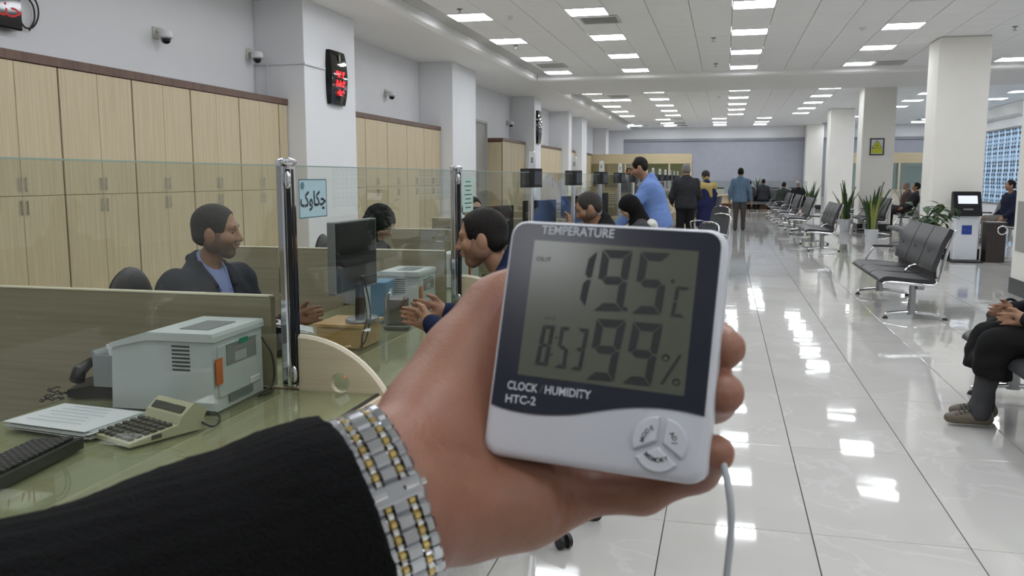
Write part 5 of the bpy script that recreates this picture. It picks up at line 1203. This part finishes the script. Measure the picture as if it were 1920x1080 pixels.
def seg_digit(ch, tl, tr, bl, br, tw=.29, th=.135, gap=.012):
    f = quad_map(tl, tr, bl, br); h = .5; g = gap
    S = {'a': [(g * 2, 0), (1 - g * 2, 0), (1 - tw, th), (tw, th)], 'd': [(tw, 1 - th), (1 - tw, 1 - th), (1 - g * 2, 1), (g * 2, 1)],
         'f': [(0, g), (tw * .92, th + g), (tw * .92, h - th / 2 - g), (tw * .45, h - g), (0, h - g * 2)], 'b': [(1, g), (1, h - g * 2), (1 - tw * .45, h - g), (1 - tw * .92, h - th / 2 - g), (1 - tw * .92, th + g)],
         'e': [(0, h + g * 2), (tw * .45, h + g), (tw * .92, h + th / 2 + g), (tw * .92, 1 - th - g), (0, 1 - g)], 'c': [(1, h + g * 2), (1, 1 - g), (1 - tw * .92, 1 - th - g), (1 - tw * .92, h + th / 2 + g), (1 - tw * .45, h + g)],
         'g': [(tw * .5, h), (tw, h - th / 2), (1 - tw, h - th / 2), (1 - tw * .5, h), (1 - tw, h + th / 2), (tw, h + th / 2)]}
    for q in SEGS[ch]:
        pts = [f(*p) for p in S[q]]; ar = sum(pts[i][0] * pts[(i + 1) % len(pts)][1] - pts[(i + 1) % len(pts)][0] * pts[i][1] for i in range(len(pts)))
        part('lcd_segment', MB().prism(pts if ar > 0 else pts[::-1], .0009, .0012), M_SEG, meter)
seg_digit('1', c7(630, 298), c7(815, 308), c7(555, 655), c7(735, 662), tw=.26)
seg_digit('9', c7(848, 300), c7(1038, 308), c7(785, 688), c7(972, 692)); seg_digit('5', c7(1090, 314), c7(1280, 325), c7(1025, 706), c7(1215, 714))
seg_digit('C', c7(1312, 530), c7(1402, 542), c7(1275, 724), c7(1365, 733), tw=.30, th=.11)
seg_digit('8', c7(470, 775), c7(548, 780), c7(418, 1028), c7(498, 1038), tw=.36, th=.095); seg_digit('5', c7(585, 786), c7(648, 792), c7(540, 1044), c7(612, 1056), tw=.38, th=.09); seg_digit('3', c7(692, 795), c7(762, 802), c7(640, 1056), c7(712, 1068), tw=.38, th=.09)
seg_digit('9', c7(812, 735), c7(998, 746), c8(790, 238), c8(965, 252)); seg_digit('9', c7(1042, 756), c7(1230, 772), c8(1012, 262), c8(1195, 282))
def dot(u, v, r, m=M_SEG, ring=False):
    x, y = dev(u, v)
    if ring: part('lcd_ring', MB().tube([(x + r * math.cos(a), y + r * math.sin(a), .0011) for a in [i * math.pi / 8 for i in range(17)]], .0003, 5), m, meter)
    else: part('lcd_dot', MB().lathe([(r, .0009), (r, .0012)], (x, y, 0), 12), m, meter)
dot(*c7(990, 676), .0010); dot(*c7(1290, 500), .0009); dot(*c7(556, 856), .0006); dot(*c7(524, 964), .0006); dot(*c8(1287, 105), .0013, M_SEG, True); dot(*c8(1353, 255), .0013, M_SEG, True)
a, b = dev(*c7(1340, 965)), dev(*c8(1262, 268)); part('lcd_slash', MB().prism([(b[0] - .0007, b[1]), (b[0] + .0007, b[1]), (a[0] + .0007, a[1]), (a[0] - .0007, a[1])], .0009, .0012), M_SEG, meter)
def dtext(body, u, v, u2, v2, size, m, bold=0.0, z=.00105, align='CENTER'):
    """lettering centred at (u,v) whose baseline points to (u2,v2)"""
    p, q = dev(u, v), dev(u2, v2); me = text_mesh(body, 1.0, 0, align, bold=bold); xs = [w.co.x for w in me.vertices]; wd = max(xs) - min(xs)
    return p, q, me, wd
def dline(body, l, r, cap, m, bold=.02, z=.00105, name='lettering'):
    """one line of print from pixel l to pixel r (left and right ends, mid height)"""
    p, q = Vector(dev(*l)), Vector(dev(*r)); me = text_mesh(body, 1.0, 0, 'CENTER', bold=bold); xs = [w.co.x for w in me.vertices]; w = max(xs) - min(xs); sx = (q - p).length / w; sy = cap / .72
    a = math.atan2(q.y - p.y, q.x - p.x); c = (p + q) / 2; mx = (max(xs) + min(xs)) / 2
    me.transform(Matrix.Translation((c.x, c.y, z)) @ Matrix.Rotation(a, 4, 'Z') @ Matrix.Diagonal((sx, sy, 1, 1)) @ Matrix.Translation((-mx, 0, 0)))
    return link(name, me, m, meter)
dline('TEMPERATURE', c7(463, 176), c7(920, 203), .0040, M_LETW, .016); dline('CLOCK', c8(308, 272), c8(494, 297), .0036, M_LETW, .016); dline('/', c8(508, 298), c8(526, 300), .0036, M_SEGF, .0); dline('HUMIDITY', c8(540, 303), c8(824, 338), .0036, M_LETW, .016); dline('HTC-2', c8(296, 355), c8(482, 376), .0036, M_LETW, .016)
dline('OUT', c7(430, 360), c7(522, 367), .0020, M_SEG, .0, .0012); dline('PM', c7(482, 733), c7(545, 738), .0014, M_SEG, .0, .0012)
# three buttons
bc = dev(1236.5, 832); bu = .0128
def sector(a0, a1, lb, rad=.0102, gap=.0008):
    pts = []; am = (a0 + a1) / 2; off = (gap * 1.6 * math.cos(am), gap * 1.6 * math.sin(am))
    pts.append((bc[0] + off[0], bc[1] + off[1]))
    for i in range(11): a = a0 + (a1 - a0) * i / 10; pts.append((bc[0] + off[0] + rad * math.cos(a), bc[1] + off[1] + rad * math.sin(a)))
    cx = sum(p[0] for p in pts) / len(pts); cy = sum(p[1] for p in pts) / len(pts); ins = [(cx + (x - cx) * .88, cy + (y - cy) * .88) for x, y in pts]
    n = len(pts); vs = [(x, y, -.001) for x, y in pts] + [(x, y, .0012) for x, y in pts] + [(x, y, .0022) for x, y in ins]
    fs = [(k * n + i, k * n + (i + 1) % n, (k + 1) * n + (i + 1) % n, (k + 1) * n + i) for k in range(2) for i in range(n)] + [tuple(range(2 * n, 3 * n))]
    bt = part('button', MB().add(vs, fs), M_DEVW, meter, 30)
    for i, ch in enumerate(lb):
        n_ = len(lb); rr = rad * .66; span = {4: 1.25, 3: .85, 6: 1.55}[n_]; s_ = (i - (n_ - 1) / 2) / n_ * span
        if am < 0 and n_ == 6: a = am + s_; rot = a + math.pi / 2
        else: a = am - s_; rot = a - math.pi / 2
        me = text_mesh(ch, .0026, 0, 'CENTER', bold=.00005); me.transform(Matrix.Translation((bc[0] + rr * math.cos(a), bc[1] + rr * math.sin(a), .0024)) @ Matrix.Rotation(rot, 4, 'Z')); link('button_letter', me, M_SEG, bt)
R_ = math.radians
sector(R_(88), R_(206), 'MODE'); sector(R_(-34), R_(84), 'ADJ'); sector(R_(210), R_(322) , 'MEMORY') if False else sector(R_(-150), R_(-38), 'MEMORY')
x, y = dev(1110, 768); part('plate_shine_line', MB().box((x, y + .0004, .0009), (.011, .0004, .0006)), M_LETW, meter) if False else None
# sensor lead
meter_lead = part('sensor_lead', MB().tube(spline([tuple(DM.inverted() @ Vector(at(*p))) for p in [(1318, 830, .366), (1340, 838, .362), (1356, 870, .356), (1366, 915, .352), (1371, 965, .350), (1369, 1020, .350), (1362, 1090, .350), (1358, 1200, .35), (1350, 1500, .36)]], 6), .00155, 8), mat('lead_grey', (178, 182, 186), .4), meter, True)
# ------------------------------------------------------------------ the hand
def W(u, v, d): return at(u, v, d)
ax_ = W(745, 930, .350) - W(420, 1070, .320); ax_ /= np.linalg.norm(ax_)
wd_ = W(800, 1080, .345) - W(660, 800, .345); wd_ -= ax_ * (wd_ @ ax_); wd_ /= np.linalg.norm(wd_); nr_ = np.cross(ax_, wd_); nr_ = nr_ if nr_ @ CF < 0 else -nr_      # nr_ towards the viewer
HF = Field(.012)
wr0 = W(735, 935, .358); fa = W(420, 1075, .326)
for q in (-1, 1): HF.cone(fa + wd_ * .016 * q, wr0 + wd_ * .0135 * q, .026, .0195, k=.02)
HF.cone(wr0 - wd_ * .006, W(782, 846, .386), .021, .0210, k=.02); HF.cone(wr0 + wd_ * .008, W(872, 953, .387), .019, .0200, k=.02)
HF.chain([W(872, 953, .387), W(985, 932, .399), W(1058, 920, .402)], [.0210, .0200, .0155], .016)          # hypothenar
HF.chain([W(782, 846, .386), W(818, 778, .404), W(878, 676, .420), W(935, 582, .428), W(1010, 528, .432)], [.0222, .0225, .0206, .0150, .0120], .014)   # thenar and thumb
HF.chain([W(800, 880, .390), W(930, 780, .424), W(1060, 715, .428)], [.016, .014, .012], .02); HF.chain([W(810, 910, .388), W(940, 860, .420), W(1060, 815, .424)], [.016, .014, .012], .02); HF.chain([W(820, 850, .394), W(930, 720, .428), W(1045, 640, .430)], [.016, .014, .012], .02)
FG = [[(1045, 640, .428), (1170, 560, .425), (1250, 520, .420), (1300, 515, .414)], [(1060, 715, .424), (1240, 668, .413), (1338, 645, .394), (1361, 653, .372)], [(1062, 815, .420), (1245, 775, .406), (1336, 748, .386), (1357, 738, .366)], [(1058, 924, .402), (1205, 920, .392), (1306, 880, .378), (1342, 850, .362)]]
FR = [[.0118, .0102, .0092, .0078], [.0120, .0104, .0098, .0086], [.0118, .0104, .0098, .0088], [.0118, .0100, .0092, .0080]]
for p, r in zip(FG, FR): HF.chain([W(*q) for q in p], r, .006)
# skin folds: pressed in where the surface lies nearest the viewer
def fold(px, r=.0012, k=.004):
    pts = []
    for u, v in px:
        ds = np.linspace(.33, .43, 240); q = HF(np.array([W(u, v, d) for d in ds])); i = int(np.argmax(q < 0)); pts.append(W(u, v, ds[i]))
    for i in range(len(pts) - 1): HF.cone(pts[i], pts[i + 1], r, r, k=k, sub=True)
fold([(1058, 890), (1060, 930), (1056, 985)], .0012, .005); fold([(900, 862), (872, 846), (846, 836)], .0005, .004)
hand_me = HF.mesh('hand', .0021)
M_HAND = mat('skin_hand', (152, 108, 86), .46, noise=.18, nscale=26, rgb2=(142, 94, 76), bump=.10, bscale=420)
_b = M_HAND.node_tree.nodes['Principled BSDF']; _b.inputs['Subsurface Weight'].default_value = .12; _b.inputs['Subsurface Radius'].default_value = (.006, .002, .001); _b.inputs['Subsurface Scale'].default_value = 1.0
HOLD = (.06, -.27, 0.0)
hp, Hh, Jh = human('person holding up the meter, ribbed black sweater sleeve and steel watch', HOLD, .12, 'stand', .02, 1.0, M_HAND, M_HAIR, 'short', ('sweater', (16, 16, 17)), (40, 40, 46), skip=-1)
inv = hp.matrix_world
bpy.context.view_layer.update(); inv = hp.matrix_world.inverted()
body = [c for c in hp.children if c.name.startswith('body')][0]
bm = bmesh.new(); bm.from_mesh(body.data); hand_me.transform(inv); bm.from_mesh(hand_me); bm.to_mesh(body.data); bm.free(); body.data.shade_smooth()
# sleeve
SL = Field(.02)
cuff = W(680, 966, .348)
SL.chain([cuff + ax_ * .03, W(540, 1022, .335), W(330, 1150, .310), W(60, 1310, .282), W(-160, 1430, .255)], [.0385, .041, .0475, .0545, .058], .02)
shl = np.array(hp.matrix_world @ Vector((-.185, -.01, .93 + .435))); elb = W(-160, 1430, .255)
SL.cone(elb, elb * .2 + shl * .8 + V(0, 0, -.02), .056, .062, k=.03)
def ribs(P):
    q = P - cuff; a = np.arctan2(q @ wd_, q @ nr_); fade = np.clip((P[:, 1] - .06) / .08, 0, 1); return (.0006 * np.sin(a * 38) + .0012 * np.sin(a * 5 + 2)) * fade
SL.dfn = ribs; SL.wr = (.0014, 50)
SL.plane(W(664, 952, .349), ax_)
SL.ell(W(664, 952, .349), (.0345, .0345, .0345), k=.003, sub=True)
sm = SL.mesh('sleeve', .0032); sm.transform(inv); link('sleeve', sm, mat('knit_black', (14, 14, 15), .95, bump=.4, bscale=700, spec=.15), hp)
# ------------------------------------------------------------------ wrist watch
wc = W(716, 950, .357); wa, wb = .0395, .0305
watch = thing('wrist_watch', 'two-tone steel and gold bracelet watch worn below the black sleeve', 'watch', tuple(wc))
M_GOLD = mat('watch_gold', (222, 196, 130), .14, 1.0); M_WST = mat('watch_steel', (188, 190, 194), .16, 1.0); M_WBR = mat('watch_bright', (236, 238, 240), .06, 1.0)
def lk(w, l, h, m, nm, bev=.0007):
    me = MB().box((0, 0, 0), (w, l, h), bev).mesh(nm); me.materials.append(m); return me
pit = .0063
mo = lk(.0050, pit * .99, .0034, M_WST, 'outer_link', .0012); mc_ = lk(.0078, pit * .99, .0036, M_WST, 'centre_link', .0012)
mg = MB().cyl((-.0010, 0, 0), (.0010, 0, 0), .0015, 10).mesh('gold_link'); mg.materials.append(M_GOLD); ms = MB().cyl((-.0010, 0, 0), (.0010, 0, 0), .0017, 10).mesh('pin_link'); ms.materials.append(M_WBR)
# points spaced along the ellipse
th = np.linspace(0, 2 * math.pi, 721); pe = np.stack([wa * np.cos(th), wb * np.sin(th)], -1); cum = np.concatenate([[0], np.cumsum(np.linalg.norm(np.diff(pe, axis=0), axis=1))]); nrow = int(cum[-1] / pit)
axv = Vector(ax_)
for k in range(nrow):
    a = np.interp(cum[-1] * k / nrow, cum, th); ca, sa = math.cos(a), math.sin(a)
    p = wd_ * wa * ca + nr_ * wb * sa; tg = Vector(-wd_ * wa * sa + nr_ * wb * ca).normalized(); M0 = frame(tuple(p), ax_, tg)
    if sa < -.80: continue
    def put(nm, me, off, dt=0.0, dz=0.0):
        o = link(nm, me, None, watch); o.matrix_local = M0 @ Matrix.Translation((off, dt, dz)); return o
    clasp = abs(a - math.pi / 2) < .13
    for sx in (-1, 1):
        put('outer_link', mo, sx * .0086, pit * .25)
        put('gold_link', mg, sx * .0050, pit * .1); put('pin_link', ms, sx * .0050, pit * .6, -.0003)
    put('centre_link', mc_, 0, 0)
a = math.radians(100); p = wd_ * wa * math.cos(a) + nr_ * (wb + .0012) * math.sin(a); tg = Vector(-wd_ * wa * math.sin(a) + nr_ * wb * math.cos(a)).normalized(); M0 = frame(tuple(p), ax_, tg)
cl = part('clasp', MB().box((0, 0, 0), (.0218, .0075, .0030), .0008), M_WST, watch); cl.matrix_local = M0
for sx in (-1, 1): o = part('clasp_bar', MB().box((sx * .0065, .0005, .0019), (.0066, .0022, .0016), .0006), M_WBR, cl)
part('push_button', MB().cyl((.0105, 0, 0), (.0125, 0, 0), .0014, 10), M_WBR, cl)
p = -nr_ * (wb + .002); tg = Vector(wd_); M0 = frame(tuple(p), ax_, wd_); M0 = frame(tuple(p), tuple(ax_), tuple(-wd_))
o = part('case', MB().lathe([(.019, -.002), (.020, .002), (.0195, .007), (.017, .0085)], n=28), M_WST, watch, 40); o.matrix_local = M0
d_ = part('dial', MB().lathe([(.0165, .0084), (.0165, .0087)], n=28), mat('dial_dark', (30, 34, 48), .2), watch); d_.matrix_local = M0
bpy.context.view_layer.update()
